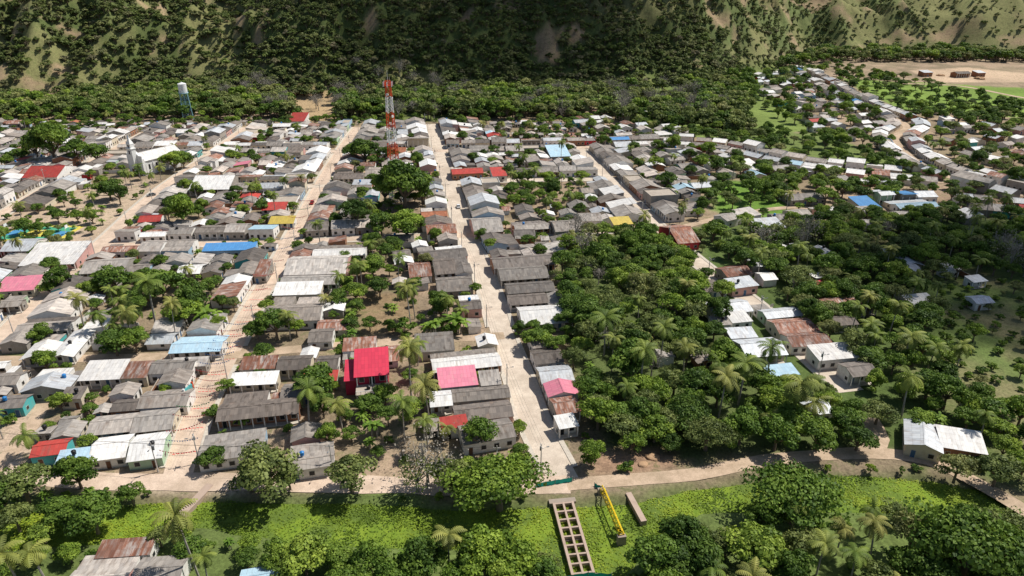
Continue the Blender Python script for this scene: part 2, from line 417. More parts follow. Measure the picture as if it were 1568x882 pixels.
def window(mb,side,x,z0,z1,w,hw,hd,mat='dark',fr=True):
    def put(x0,x1,za,zb,t0,t1,mt):
        if side==0: mb.box(x0,x1,-hd-t1,-hd+t0,za,zb,mt,True)
        if side==2: mb.box(x0,x1,hd-t0,hd+t1,za,zb,mt,True)
        if side==1: mb.box(hw-t0,hw+t1,x0,x1,za,zb,mt,True)
        if side==3: mb.box(-hw-t1,-hw+t0,x0,x1,za,zb,mt,True)
    if fr: put(x-w/2-.1,x+w/2+.1,z0-.1,z1+.1,.02,.05,'frame')
    put(x-w/2,x+w/2,z0,z1,.01,.075,mat)
def block(mb,x0,x1,y0,y1,h,style,roof,wall,rise=None,oh=.45,porch=0):
    cx,cy=(x0+x1)/2,(y0+y1)/2; hw,hd=(x1-x0)/2,(y1-y0)/2
    yw=y0+porch
    mb.box(x0,x1,yw,y1,-.2,h,wall)
    if porch:
        n=max(2,int(2*hw/2.6))
        for i in range(n+1):
            px=x0+.15+(2*hw-.3)*i/n
            mb.box(px-.13,px+.13,y0+.05,y0+.31,-.1,h-.02,'wh')
        mb.box(x0,x1,y0,yw-.01,-.1,.18,'kerb')
    if style=='gx':
        rise=rise or .30*hd; k=rise/hd; X0,X1=x0-oh*.4,x1+oh*.4; Y0,Y1=y0-oh,y1+oh
        ze=h-k*oh+.1; zr=h+rise+.1
        mb.slab((X0,Y0,ze),(X1,Y0,ze),(X1,cy,zr),(X0,cy,zr),.07,roof)
        mb.slab((X1,Y1,ze),(X0,Y1,ze),(X0,cy,zr),(X1,cy,zr),.07,roof)
        mb.box(X0,X1,cy-.18,cy+.18,zr-.06,zr+.05,roof)
        for X in (x0,x1): mb.face([(X,yw if porch else y0,h),(X,y1,h),(X,cy,h+rise)],wall)
    elif style=='gy':
        rise=rise or .30*hw; k=rise/hw; X0,X1=x0-oh,x1+oh; Y0,Y1=y0-oh,y1+oh*.5
        ze=h-k*oh+.1; zr=h+rise+.1
        mb.slab((X1,Y0,ze),(X1,Y1,ze),(cx,Y1,zr),(cx,Y0,zr),.07,roof)
        mb.slab((X0,Y1,ze),(X0,Y0,ze),(cx,Y0,zr),(cx,Y1,zr),.07,roof)
        mb.box(cx-.18,cx+.18,Y0,Y1,zr-.06,zr+.05,roof)
        for Y in (yw,y1): mb.face([(x0,Y,h),(x1,Y,h),(cx,Y,h+rise)],wall)
    elif style in('sy','sb'):
        rise=rise or .16*2*hd; X0,X1=x0-oh*.4,x1+oh*.4; Y0,Y1=y0-oh,y1+oh*.3
        za,zb=(h+.08,h+rise+.08) if style=='sy' else (h+rise+.08,h+.08)
        mb.slab((X0,Y0,za),(X1,Y0,za),(X1,Y1,zb),(X0,Y1,zb),.07,roof)
        yy=y1 if style=='sy' else yw
        for X in (x0,x1): mb.face([(X,yw,h),(X,y1,h),(X,yy,h+rise*.93)],wall)
        mb.face([(x0,yy,h),(x1,yy,h),(x1,yy,h+rise*.93),(x0,yy,h+rise*.93)],wall)
    elif style=='flat':
        t=.18
        mb.box(x0+t,x1-t,y0+t,y1-t,h-.05,h+.03,'conc')
        for a in ((x0-.02,x1+.02,y0-.02,y0+t),(x0-.02,x1+.02,y1-t,y1+.02),(x0-.02,x0+t,y0+t,y1-t),(x1-t,x1+.02,y0+t,y1-t)):
            mb.box(a[0],a[1],a[2],a[3],h-.1,h+.55,wall)
ROOFW=[('fd',17),('fm',32),('fl',25),('zw',14),('zn',8),('ru',8.5),('re',.8),('or',.7),('lb',.4),('pk',.2),('bl',.3)]
WALLW=[('wh',50),('crm',14),('gy',16),('bk',7),('pkw',5),('tq',1.5),('rw',1),('blw',3),('grw',3)]
def pick(w):
    t=U(0,sum(x[1] for x in w))
    for k,x in w:
        t-=x
        if t<=0: return k
    return w[0][0]
def tank(mb,x,y,z):
    mt='blk' if R()<.6 else 'tkb'
    mb.cyl((x,y,z),(x,y,z+.9),.5,.56,10,mt); mb.cyl((x,y,z+.9),(x,y,z+1.15),.56,.2,10,mt)
def house(cx,cy,w,d,rot,roof=None,wall=None,h=None,style=None,porch=None,name='house',simple=False,split=None,oh=None):
    c=(cx,cy,w,d,rot); RECT.append(c)
    mb=MB(); hw,hd=w/2,d/2
    roof=roof or pick(ROOFW); wall=wall or pick(WALLW); h=h or U(2.6,3.5)
    style=style or random.choice(['gx','gx','gx','gx','gy','sy','sb'])
    oh=oh or U(.3,.6)
    if porch is None: porch=1.5 if (R()<.3 and d>7) else 0
    split=(R()<.6 and d>9) if split is None else split
    if split:
        k=U(.5,.68); ym=-hd+d*k
        block(mb,-hw,hw,-hd,ym,h,style if style!='sy' else 'gx',roof,wall,oh=oh,porch=porch)
        if R()<.5:
            block(mb,-hw+.1,hw-.1,ym+.03,hd,h-.5,'sb',pick(ROOFW) if R()<.6 else roof,pick(WALLW),rise=.35,oh=.25)
        else:
            xm=U(-.2,.3)*w
            block(mb,-hw+.1,xm,ym+.03,hd,h-.6,'sb',pick(ROOFW),pick(WALLW),rise=.3,oh=.25)
            if R()<.6: block(mb,xm+1.2,hw-.2,ym+.6,hd-U(0,1.5),h-.9,'sb',pick(ROOFW),pick(WALLW),rise=.2,oh=.25)
    else:
        block(mb,-hw,hw,-hd,hd,h,style,roof,wall,oh=oh,porch=porch)
    fy=hd-porch
    n=max(2,int(w/2.6)); dk=random.randrange(n)
    for i in range(n):
        x=-hw+w*(i+.5)/n
        if i==dk: window(mb,0,x,.02,2.1,.95,hw,fy,random.choice(['door','doorb','dark']))
        else: window(mb,0,x,1.0,2.1,1.15,hw,fy)
    if not simple:
        for s in (1,3):
            for x in ((-hd*.45,hd*.3) if d>8 else (-hd*.3,)): window(mb,s,x,1.05,2.0,1.0,hw,hd)
        window(mb,2,hw*.3,1.05,2.0,1.0,hw-.1 if split else hw,hd)
    if R()<.10: tank(mb,U(-.3,.3)*w,-hd*.2,h+.9 if style!='flat' else h)
    o=mb.obj(name,(cx,cy,0),rot); return o
def near_angle(x,y):
    best=(1e9,0)
    for r in (S_C,S_L,S_0,S_R,S_M):
        for a,b_ in zip(r[:-1],r[1:]):
            dd=math.hypot((a[0]+b_[0])/2-x,(a[1]+b_[1])/2-y)
            if dd<best[0]: best=(dd,math.atan2(b_[1]-a[1],b_[0]-a[0])-math.pi/2)
    return best[1]
def hp(u0,v0,u1,v1,roof=None,style=None,wall=None,h=3.0,rot=None,name='house',**k):
    zr=h+.5; um=(u0+u1)/2
    _,ya=G(um,v1,h); x2,yb=G(um,v0,zr+.4); x,_=G(um,(v0+v1)/2,zr)
    y=(ya+yb)/2; d=max(yb-ya-.8,4); w=max((u1-u0)*mpp((v0+v1)/2,zr)-.6,3.5)
    rr=near_angle(x,y) if rot is None else rot
    w=max(4,w-abs(math.sin(rr))*d*.5)
    return house(x,y,w,d,rr,roof,wall,h,style,name=name,**k)

HL=[
(50,668,105,698,'re','gx'),(88,686,140,706,'lb','sy'),(140,662,200,704,'zw','gx'),(198,658,256,704,'zw','gx'),
(138,630,205,664,'fl','gx'),(205,622,270,660,'fm','gx'),(172,606,218,630,'fd','gx'),(215,592,292,624,'fm','gx'),
(128,552,192,582,'zw','sy'),(190,553,232,580,'ru','sy'),(232,545,300,572,'fm','gx'),(265,508,345,540,'lb','gx'),(262,545,318,562,'fl','sy'),
(48,504,92,550,'zw','gy'),(92,502,130,548,'zw','gy'),(32,480,112,508,'fl','gx'),(0,552,40,590,'fm','gx'),(45,556,118,600,'zn','gy'),
(0,600,42,625,'fd','gx'),(95,590,130,612,'fd','sy'),
(0,424,60,446,'pk','sy'),(0,446,40,470,'fl','gx'),(12,362,60,385,'zn','gx'),(44,376,128,406,'zw','sy'),
(130,392,200,418,'fl','gx'),(160,368,215,386,'ru','gx'),
(305,652,408,702,'fm','gx'),(438,670,515,718,'fm','gx'),(335,590,462,640,'fd','gx'),(352,568,426,590,'zw','sy'),
(368,544,425,566,'ru','sy'),(425,540,478,566,'fd','gx'),(430,582,495,612,'fm','gx'),(484,540,520,566,'fd','gx'),(462,566,518,584,'re','sy'),
(472,499,512,524,'fm','gx'),(408,447,498,492,'fm','gx'),(420,432,494,452,'zw','sy'),(440,388,535,420,'fl','gx'),(432,412,520,436,'fl','gx'),
(480,370,562,392,'zw','gx'),
(656,530,768,566,'zw','gx'),(728,509,762,530,'zw','gy'),(668,562,732,592,'pk','sy'),(732,566,768,590,'fl','sy'),(655,594,694,622,'zw','gx'),
(690,588,782,612,'fm','gx'),(692,612,786,642,'fd','gx'),(700,640,790,676,'fm','gx'),(672,636,718,654,'re','sy'),
(622,398,662,424,'ru','gx'),(660,392,700,420,'fd','gx'),(636,370,716,396,'fd','gx'),(665,420,725,446,'fm','gx'),(700,446,738,474,'fd','gx'),
(642,313,686,332,'or','gx'),(650,340,700,358,'ru','gx'),(690,386,722,420,'fd','gy'),
(792,464,876,496,'zw','gx'),(772,428,850,448,'fd','gx'),(776,446,840,466,'fd','gx'),(812,530,862,556,'fd','gx'),(822,556,878,586,'zn','gx'),
(842,603,888,634,'ru','gx'),(848,632,886,656,'zw','sy'),(808,508,850,532,'fm','gx'),
(718,330,770,356,'fl','gx'),(782,334,842,352,'fm','gx'),(842,334,895,354,'fm','gx'),(750,388,850,408,'fd','gx'),(760,404,840,428,'fm','gx'),
(1078,456,1150,480,'zn','gx'),(1112,476,1150,494,'zw','sy'),(1112,500,1158,518,'zn','sy'),(1156,458,1222,486,'zn','gx'),(1180,484,1250,510,'ru','gx'),
(1200,504,1270,530,'ru','gx'),(1240,526,1310,550,'zw','sy'),(1128,514,1200,546,'zn','gx'),(1170,556,1222,576,'lb','sy'),(1228,608,1272,634,'zn','gx'),
(1236,430,1272,446,'cr','sy'),(1250,450,1300,470,'ru','gx'),(1295,450,1338,472,'ru','gx'),(1384,450,1434,468,'zw','sy'),(1440,402,1468,414,'zw','sy'),(1484,449,1518,464,'zn','gx'),
(1386,404,1412,416,'zw','sy'),(1480,420,1510,432,'zn','sy'),(1060,424,1110,446,'fd','gx'),(1098,404,1150,422,'ru','gx'),(1110,424,1160,440,'zn','sy'),
(1270,478,1310,498,'fd','gx'),(1290,550,1340,576,'fd','gx'),(1340,380,1372,392,'zw','sy'),
(1196,289,1258,306,'fm','gx'),(1306,303,1342,319,'bl','sy'),(1360,302,1432,318,'lb','gx'),(1150,335,1200,350,'zn','sy'),(1242,312,1290,326,'zw','sy'),
(48,252,102,272,'re','gx'),(312,371,392,384,'bl','sy'),(412,331,452,343,'ye','sy'),(300,266,362,290,'zw','gx'),(218,346,258,362,'zw','gx'),
(688,252,740,266,'re','gx'),(750,258,776,270,'re','sy'),(402,310,440,322,'re','sy'),(214,326,250,340,'re','gx'),(392,400,414,424,'ru','sy'),
(512,258,560,274,'fd','gx'),(560,252,600,270,'fm','gx'),(444,176,470,186,'re','sy'),(420,185,448,194,'zw','sy'),
(836,226,872,240,'lb','sy'),(934,332,968,344,'ye','sy'),
]
for r in HL:
    hp(*r[:6],porch=(None if R()<.7 else 1.5),h=U(2.8,3.6))
hp(110,838,205,905,'fl','gx',h=3.2,rot=.1); hp(150,828,235,846,'ru','sy',h=3.0,rot=.1); hp(205,846,282,900,'fm','gx',h=3.0,rot=.1); hp(365,862,430,900,'lb','gx',h=3)
hp(1382,640,1448,690,'zn','gy',h=3.4,rot=-.45,wall='crm',split=False); hp(1436,655,1508,692,'zw','sy',h=3.2,rot=-.3,wall='bk',split=False)
hp(1018,342,1062,372,'ru','gx',wall='rw',h=3.6)

def crimson_building():
    x,y=G(566,612); rt=near_angle(x,y)
    E=empty('two_storey_house',(x,y+6,0),rt)
    w,d=8.6,15.5; hw,hd=w/2,d/2
    mb=MB(); mb.box(-hw,hw,-hd+4.5,hd,-.2,6.4,'crw'); mb.box(-hw,hw,-hd,-hd+4.49,-.2,3.1,'wh')
    mb.box(-hw-3.0,-hw-.02,-hd+5,hd,-.2,4.6,'crw')
    mb.obj('walls',parent=E)
    mb=MB(); mb.slab((-hw-.5,-hd+3.6,6.35),(hw+.5,-hd+3.6,6.35),(hw+.5,hd+.5,8.2),(-hw-.5,hd+.5,8.2),.12,'cr')
    mb.slab((-hw-3.3,-hd+4.8,4.7),(-hw-.05,-hd+4.8,4.7),(-hw-.05,hd,5.3),(-hw-3.3,hd,5.3),.1,'cr')
    mb.obj('roof',parent=E)
    mb=MB(); mb.box(-hw-.1,hw+.1,-hd-.6,-hd+4.48,3.11,3.35,'conc',True)
    for i in range(8):
        px=-hw+.1+i*(w-.2)/7; mb.box(px-.05,px+.05,-hd-.55,-hd-.45,3.35,4.35,'wh')
    mb.box(-hw,hw,-hd-.56,-hd-.44,4.35,4.45,'wh',True)
    for px in (-hw+.3,0,hw-.3): mb.box(px-.16,px+.16,-hd+3.7,-hd+4.0,3.36,6.3,'wh')
    mb.obj('balcony',parent=E)
    mb=MB()
    for k,px in enumerate((-2.8,0,2.8)):
        window(mb,0,px,3.4 if k==1 else 4.2,5.7,1.3,hw,hd-4.5); window(mb,0,px,.05 if k==1 else 1.0,2.2,1.3,hw,hd,'door' if k==1 else 'dark')
    for py in (-1,3.5): window(mb,1,py,4.2,5.6,1.3,hw,hd)
    tank(mb,-1.0,-hd+2,3.4); tank(mb,1.6,-hd+1.6,3.4)
    mb.obj('windows_and_door',parent=E)
    RECT.append((x,y+6,16,16,rt))
crimson_building()

def church():
    x,y=G(206,268); rt=math.radians(-32)
    E=empty('church',(x+2,y+3,0),rt)
    w,l=12.0,23.0; hw=w/2
    mb=MB(); block(mb,-hw,hw,0,l,8,'gy','zw','chw',rise=3.4,oh=.5); mb.obj('nave',parent=E)
    mb=MB()
    mb.box(-hw-.6,hw+.6,-1.2,-.02,-.1,9.2,'chw'); mb.face([(-hw-.6,-1.2,9.2),(hw+.6,-1.2,9.2),(0,-1.2,12.8)],'chw'); mb.face([(-hw-.6,-.02,9.2),(hw+.6,-.02,9.2),(0,-.02,12.8)],'chw')
    mb.face([(-hw-.6,-1.2,9.2),(0,-1.2,12.8),(0,-.02,12.8),(-hw-.6,-.02,9.2)],'chw'); mb.face([(hw+.6,-1.2,9.2),(0,-1.2,12.8),(0,-.02,12.8),(hw+.6,-.02,9.2)],'chw')
    mb.obj('facade',parent=E)
    mb=MB(); mb.box(-2.3,2.3,-3.6,-1.22,-.1,14.6,'chw'); mb.box(-2.6,2.6,-3.9,-.9,14.6,15.0,'chw',True); mb.box(-1.8,1.8,-3.4,-1.2,15.0,17.2,'chw')
    c=(0,-2.3,21.0)
    b4=[(-1.9,-3.5,17.2),(1.9,-3.5,17.2),(1.9,-1.1,17.2),(-1.9,-1.1,17.2)]
    for i in range(4): mb.face([b4[i],b4[(i+1)%4],c],'chw')
    mb.box(-.08,.08,-2.4,-2.25,20.9,22.6,'frame'); mb.box(-.55,.55,-2.4,-2.25,21.8,21.95,'frame')
    for sx in (-1,1): mb.box(sx*(hw+.0)-1,sx*(hw)+1,-1.7,-1.21,-.1,11.0,'chw')
    mb.obj('bell_tower',parent=E)
    mb=MB()
    mb.box(-1,1,-3.68,-3.58,0,3.6,'door',True); mb.box(-.6,.6,-3.67,-3.58,11.6,13.6,'dark',True); mb.box(-.6,.6,-3.48,-3.38,15.3,16.8,'dark',True)
    for sx in (-3.8,3.8): mb.box(sx-.5,sx+.5,-1.28,-1.18,1.5,5,'dark',True)
    for k in range(5):
        yy=2.5+k*4.3
        for sx in (-1,1): mb.box(sx*hw-.06,sx*hw+.06,yy-.5,yy+.5,2.8,5.6,'dark',True)
    mb.obj('doors_and_windows',parent=E)
    mb=MB()
    for k in range(6):
        for sx in (-1,1): mb.box(min(sx*hw,sx*(hw+.5)),max(sx*hw,sx*(hw+.5)),.3+k*4.3,.9+k*4.3,-.1,6.4,'chw')
    mb.obj('buttresses',parent=E)
    RECT.append((x+7,y+10,22,30,rt))
    RECT.append((x-6,y-10,20,14,rt)); RECT.append((x+14,y-3,18,14,rt))
church()

PLAZA=GP([(-60,335),(60,318),(130,288),(235,268),(262,290),(205,345),(120,404),(60,388),(-60,390)])
CLEAR=[PLAZA,GP([(515,450),(630,445),(722,478),(722,520),(512,528)]),GP([(1090,272),(1210,280),(1215,335),(1085,330)]),
 GP([(170,425),(350,425),(350,505),(262,505),(240,545),(160,545)]),GP([(378,480),(468,480),(468,528),(378,528)]),
 GP([(575,262),(660,262),(668,315),(625,372),(575,372)]),GP([(255,300),(310,300),(310,345),(255,345)]),
 GP([(540,372),(610,372),(610,462),(520,462)]),GP([(765,268),(890,268),(890,322),(765,322)]),GP([(600,525),(655,525),(660,700),(540,690),(455,650),(455,600),(600,610)]),
 GP([(782,482),(872,500),(880,560),(800,530)]),
 GP([(865,360),(1005,356),(1060,400),(1120,480),(1140,720),(880,720),(800,700),(870,600)]),
 GP([(-100,712),(870,728),(1000,722),(1600,690),(1600,1000),(-100,1000)]),
 GP([(300,705),(800,690),(850,760),(290,760)]),GP([(1095,430),(1500,430),(1500,700),(1095,700)])]
TOWN=GP([(-260,186),(420,186),(560,190),(660,186),(900,190),(1010,200),(1060,300),(1080,420),(1000,430),(900,720),(-400,720)])
EAST=GP([(1000,190),(1140,112),(1300,100),(1420,185),(1700,200),(1700,345),(1000,345)])
def can_place(c,m=.5,clear=True,rm=.9):
    if clear and any(inpoly(c[0],c[1],p) for p in CLEAR): return False
    if any(overlap(c,r,-.05) for r in RECT): return False
    for x,y in corners(c)+[(c[0],c[1])]:
        if not road_clear(x,y,rm): return False
    return True
def row(pl,hw,side,off,wr,dr,prob,first=True,region=None,weights=None):
    cum=[0]
    for a,b_ in zip(pl[:-1],pl[1:]): cum.append(cum[-1]+math.hypot(b_[0]-a[0],b_[1]-a[1]))
    s=0
    while s<cum[-1]-4:
        w=U(*wr); d=U(*dr); sm=s+w/2
        k=0
        while k<len(cum)-2 and cum[k+1]<sm: k+=1
        t=(sm-cum[k])/(cum[k+1]-cum[k]+1e-9)
        px=pl[k][0]+(pl[k+1][0]-pl[k][0])*t; py=pl[k][1]+(pl[k+1][1]-pl[k][1])*t
        tx,ty=pl[k+1][0]-pl[k][0],pl[k+1][1]-pl[k][1]; l=math.hypot(tx,ty); tx/=l;ty/=l
        nx_,ny_=-ty*side,tx*side
        o=hw+off+d/2
        cx,cy=px+nx_*o,py+ny_*o
        rot=math.atan2(-nx_,ny_)
        c=(cx,cy,w,d,rot)
        if R()<prob and inpoly(cx,cy,region or TOWN) and can_place(c):
            fr=cy>330
            st=None if not first else random.choice(['gx','gx','gx','gx','gx','sb','flat' if R()<.3 else 'gx'])
            house(cx,cy,w,d,rot+U(-.03,.03),roof=pick(weights or ROOFW),style=st,simple=fr,h=(U(2.8,3.9) if R()<.93 else U(5,5.8)) if first else U(2.3,3.0),porch=None if first else 0)
            s+=w+(.08 if R()<.85 else U(1,3))
        else: s+=1.5
for r,hw in ((X_2,2.7),(X_3,2.7),(X_4,2.7)):
    row(r,hw,1,1.5,(7,13),(8,12),.98)
for r,hw in ((S_C,3.6),(S_L,3.4),(S_R,3.2),(S_0,3.7),(S_M,3.2)):
    for sd in (-1,1): row(r,hw,sd,1.6,(7,13),(8.5,14),.98); row(r,hw,sd,1.8,(4.5,7),(7,9),.9)
for r,hw in ((X_2,2.7),(X_3,2.7),(X_4,2.7),(X_1,2.3)):
    row(r,hw,-1,1.5,(8,12),(8,12),.95)
for off,pr in ((14.5,.75),(22.5,.75),(30,.75)):
    for r,hw in ((S_C,3.6),(S_L,3.4),(S_0,3.7),(S_R,3.2),(S_M,3.2)):
        for sd in (-1,1): row(r,hw,sd,off,(5,10),(5.5,9),pr,False)
for off in (45,57,69,81):
    row(S_M,3.2,1,off,(7,11),(7,10),.8,False)
EW=[('fm',20),('fl',24),('zw',28),('zn',20),('ru',6),('re',.8),('lb',1),('bl',.7)]
for r,hw in ((U_R,2.7),(U_3,2.3),(E_R,2)):
    for sd in (-1,1): row(r,hw,sd,2,(7,12),(7,10),.8 if r is not E_R else .3,region=EAST,weights=EW)
def scatter_houses(poly,n,wr=(6,11),dr=(6,9),ang=.15,rm=.9,clear=False,weights=None,h=None):
    pw=GP(poly); x0=min(p[0] for p in pw);x1=max(p[0] for p in pw);y0=min(p[1] for p in pw);y1=max(p[1] for p in pw)
    k=0
    for _ in range(n*12):
        if k>=n: break
        x,y=U(x0,x1),U(y0,y1)
        if not inpoly(x,y,pw): continue
        c=(x,y,U(*wr),U(*dr),ang+random.choice([0,0,math.pi/2])+U(-.1,.1))
        if any(overlap(c,r,-.4) for r in RECT) or not road_clear(x,y,c[3]/2+rm) or hz(x,y)>.3: continue
        if any(inpoly(x,y,p) for p in (CLEAR if clear else CLEAR[2:3])): continue
        house(*c[:5],roof=pick(weights or EW),simple=True,split=False,porch=0,h=h); k+=1
scatter_houses([(-260,188),(900,190),(1060,340),(1000,430),(880,700),(-300,700)],330,(3.2,6.5),(3.2,6),.12,.5,True,ROOFW,2.3)
scatter_houses([(885,192),(1020,195),(1100,228),(1200,245),(1330,262),(1568,268),(1568,292),(1330,290),(1210,270),(1090,285),(1060,340),(1010,320),(900,240)],80,ang=.25)
scatter_houses([(1150,118),(1230,104),(1330,160),(1460,185),(1568,205),(1700,220),(1700,262),(1420,250),(1250,205),(1170,150)],85,ang=.3)
scatter_houses([(1080,340),(1220,310),(1450,318),(1568,330),(1568,350),(1250,352)],6)
scatter_houses([(1090,395),(1300,380),(1430,400),(1420,470),(1200,480),(1130,440)],7,(5,8),(5,7))
scatter_houses([(860,185),(1010,160),(1010,180),(900,200)],8)
scatter_houses([(-200,190),(0,190),(180,200),(60,270),(-200,290)],40)
scatter_houses([(880,420),(1060,430),(1120,520),(1100,640),(900,640)],4,(4,6),(4,6),weights=ROOFW)
print('houses',len(RECT))
x,y=G(1470,118)
for dx,dy,w,d in ((0,0,16,9),(-32,6,10,8),(20,4,9,8)):
    house(x+dx,y+dy,w,d,.2,roof='fd' if dx==0 else 'zn',wall='bk',h=4,simple=True,split=False)

# ---------------------------------------------------------------- trees
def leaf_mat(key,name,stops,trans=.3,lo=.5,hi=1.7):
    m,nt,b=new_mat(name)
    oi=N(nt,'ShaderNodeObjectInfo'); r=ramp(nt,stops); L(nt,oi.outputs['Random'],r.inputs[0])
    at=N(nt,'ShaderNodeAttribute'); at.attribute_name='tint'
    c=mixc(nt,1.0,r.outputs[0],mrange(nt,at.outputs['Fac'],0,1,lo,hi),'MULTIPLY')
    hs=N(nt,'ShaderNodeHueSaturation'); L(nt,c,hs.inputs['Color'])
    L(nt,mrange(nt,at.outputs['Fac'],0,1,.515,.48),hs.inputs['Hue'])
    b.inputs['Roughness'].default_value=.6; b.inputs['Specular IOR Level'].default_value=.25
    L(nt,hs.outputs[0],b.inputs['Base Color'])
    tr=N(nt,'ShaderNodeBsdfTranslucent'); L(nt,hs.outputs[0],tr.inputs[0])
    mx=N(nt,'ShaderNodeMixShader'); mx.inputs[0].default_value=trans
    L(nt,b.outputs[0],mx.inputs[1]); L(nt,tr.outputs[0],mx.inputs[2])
    L(nt,mx.outputs[0],nt.nodes['Material Output'].inputs[0]); MAT[key]=m
leaf_mat('lf','broadleaf_foliage',[(0,(.055,.105,.017)),(.3,(.11,.19,.026)),(.55,(.08,.145,.022)),(.8,(.165,.255,.032)),(1,(.19,.27,.04))])
leaf_mat('lo','olive_foliage',[(0,(.11,.15,.04)),(.4,(.16,.2,.058)),(.7,(.13,.175,.045)),(1,(.23,.24,.09))])
leaf_mat('lh','hillside_foliage',[(0,(.075,.11,.028)),(.35,(.12,.16,.042)),(.6,(.17,.185,.07)),(.8,(.13,.185,.04)),(1,(.22,.2,.115))],.25)
leaf_mat('lp','palm_foliage',[(0,(.12,.18,.03)),(.5,(.18,.23,.045)),(1,(.26,.26,.07))],.3)
leaf_mat('lb_','banana_foliage',[(0,(.12,.22,.03)),(1,(.19,.29,.04))],.35)
leaf_mat('lw','water_plant_leaves',[(0,(.22,.31,.028)),(1,(.22,.31,.028))],.25,.55,1.35)
leaf_mat('dryl','dry_twigs',[(0,(.22,.2,.16)),(1,(.3,.27,.22))],.1)
plain('bark','bark',(.18,.14,.1),.95); plain('barkg','bark_grey',(.33,.3,.26),.95)

def leaves_mesh(name,V_,T_,mb,key):
    nv0=len(mb.v); n=len(V_)
    verts=np.concatenate([np.array(mb.v,dtype=float).reshape(-1,3),V_.reshape(-1,3)]) if nv0 else V_.reshape(-1,3)
    faces=list(mb.f)+[tuple(range(nv0+4*i,nv0+4*i+4)) for i in range(n)]
    me=bpy.data.meshes.new(name); me.from_pydata(verts.tolist(),[],faces)
    bk=mb.m[0] if mb.m else 'bark'
    me.materials.append(MAT[bk]); me.materials.append(MAT[key])
    me.polygons.foreach_set('material_index',[0]*len(mb.f)+[1]*n)
    a=me.attributes.new('tint','FLOAT','POINT'); a.data.foreach_set('value',np.concatenate([np.full(nv0,.5),np.repeat(T_,4)]).astype(np.float32))
    me.update(); return me
def quads(C,Nn,S,asp=1.0):
    n=len(C); Nn=Nn/np.linalg.norm(Nn,axis=1,keepdims=True)
    rv=rng.normal(size=(n,3)); A=np.cross(Nn,rv); A/=np.linalg.norm(A,axis=1,keepdims=True); B=np.cross(Nn,A)
    S=S[:,None]
    j=lambda: 1+rng.uniform(-.35,.35,(n,1))
    return np.stack([C-A*S*j(),C-B*S*asp*j(),C+A*S*j(),C+B*S*asp*j()],1)
# mat of floating water plants on the canal
cxs=[p[0] for p in CANAL]; cys=[p[1] for p in CANAL]
n=150000; px=rng.uniform(max(min(cxs),-125),min(max(cxs),125),n); py=rng.uniform(min(cys),max(cys),n)
sd_=np_sdf(px,py,CANAL); cl=fbm(px,py,5,4,2.7); kp=(sd_<-.2)&(rng.random(n)<.25+.75*sstep(.4,.6,cl)); px,py,cl=px[kp],py[kp],cl[kp]
print('weed',len(px))
C=np.stack([px,py,-.93+rng.random(len(px))*.25*(.3+cl)],1); Nn=rng.normal(size=C.shape)*.35+np.array([0,0,1.0])
cl2=fbm(px,py,11,4,7.7)
o=bpy.data.objects.new('water_plants',leaves_mesh('water_plants',quads(C,Nn,rng.uniform(.1,.26,len(px))),np.clip(.5+(cl2-.5)*2.4+rng.normal(size=len(px))*.14,0,1),MB(),'lw')); scene.collection.objects.link(o)

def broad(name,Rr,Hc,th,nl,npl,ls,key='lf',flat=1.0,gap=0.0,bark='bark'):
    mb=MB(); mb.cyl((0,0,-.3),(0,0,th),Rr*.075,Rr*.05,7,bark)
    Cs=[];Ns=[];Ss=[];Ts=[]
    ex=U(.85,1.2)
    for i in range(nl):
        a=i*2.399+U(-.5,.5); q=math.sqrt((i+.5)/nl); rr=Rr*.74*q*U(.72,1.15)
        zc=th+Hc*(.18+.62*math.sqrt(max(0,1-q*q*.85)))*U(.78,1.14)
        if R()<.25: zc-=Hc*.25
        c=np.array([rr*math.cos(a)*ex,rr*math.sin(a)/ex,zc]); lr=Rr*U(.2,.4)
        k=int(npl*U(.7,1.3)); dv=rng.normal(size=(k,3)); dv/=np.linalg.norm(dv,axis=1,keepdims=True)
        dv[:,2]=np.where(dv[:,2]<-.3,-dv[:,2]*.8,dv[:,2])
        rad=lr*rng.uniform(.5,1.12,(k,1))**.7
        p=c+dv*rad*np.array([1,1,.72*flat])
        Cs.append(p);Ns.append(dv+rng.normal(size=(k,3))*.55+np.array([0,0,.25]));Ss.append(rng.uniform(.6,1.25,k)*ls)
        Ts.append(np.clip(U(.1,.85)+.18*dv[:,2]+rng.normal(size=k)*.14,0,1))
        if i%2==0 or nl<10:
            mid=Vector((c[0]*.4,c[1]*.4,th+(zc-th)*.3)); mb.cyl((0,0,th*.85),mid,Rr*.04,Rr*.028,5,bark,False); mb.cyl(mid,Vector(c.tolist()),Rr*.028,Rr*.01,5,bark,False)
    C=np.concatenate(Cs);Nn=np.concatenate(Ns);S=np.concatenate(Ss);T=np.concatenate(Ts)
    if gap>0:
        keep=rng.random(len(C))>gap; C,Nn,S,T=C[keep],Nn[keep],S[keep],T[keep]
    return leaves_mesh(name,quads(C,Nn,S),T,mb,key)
TM={}
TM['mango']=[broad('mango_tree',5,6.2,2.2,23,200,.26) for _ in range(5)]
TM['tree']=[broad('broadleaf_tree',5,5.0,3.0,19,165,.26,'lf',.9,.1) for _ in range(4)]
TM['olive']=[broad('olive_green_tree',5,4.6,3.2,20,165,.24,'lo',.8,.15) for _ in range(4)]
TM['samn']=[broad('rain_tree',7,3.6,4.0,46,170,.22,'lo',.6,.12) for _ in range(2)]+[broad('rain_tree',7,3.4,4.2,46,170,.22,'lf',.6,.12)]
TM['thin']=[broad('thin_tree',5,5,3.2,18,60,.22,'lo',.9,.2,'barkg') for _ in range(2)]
TM['shrub']=[broad('shrub',2,2.2,.3,9,90,.2) for _ in range(3)]
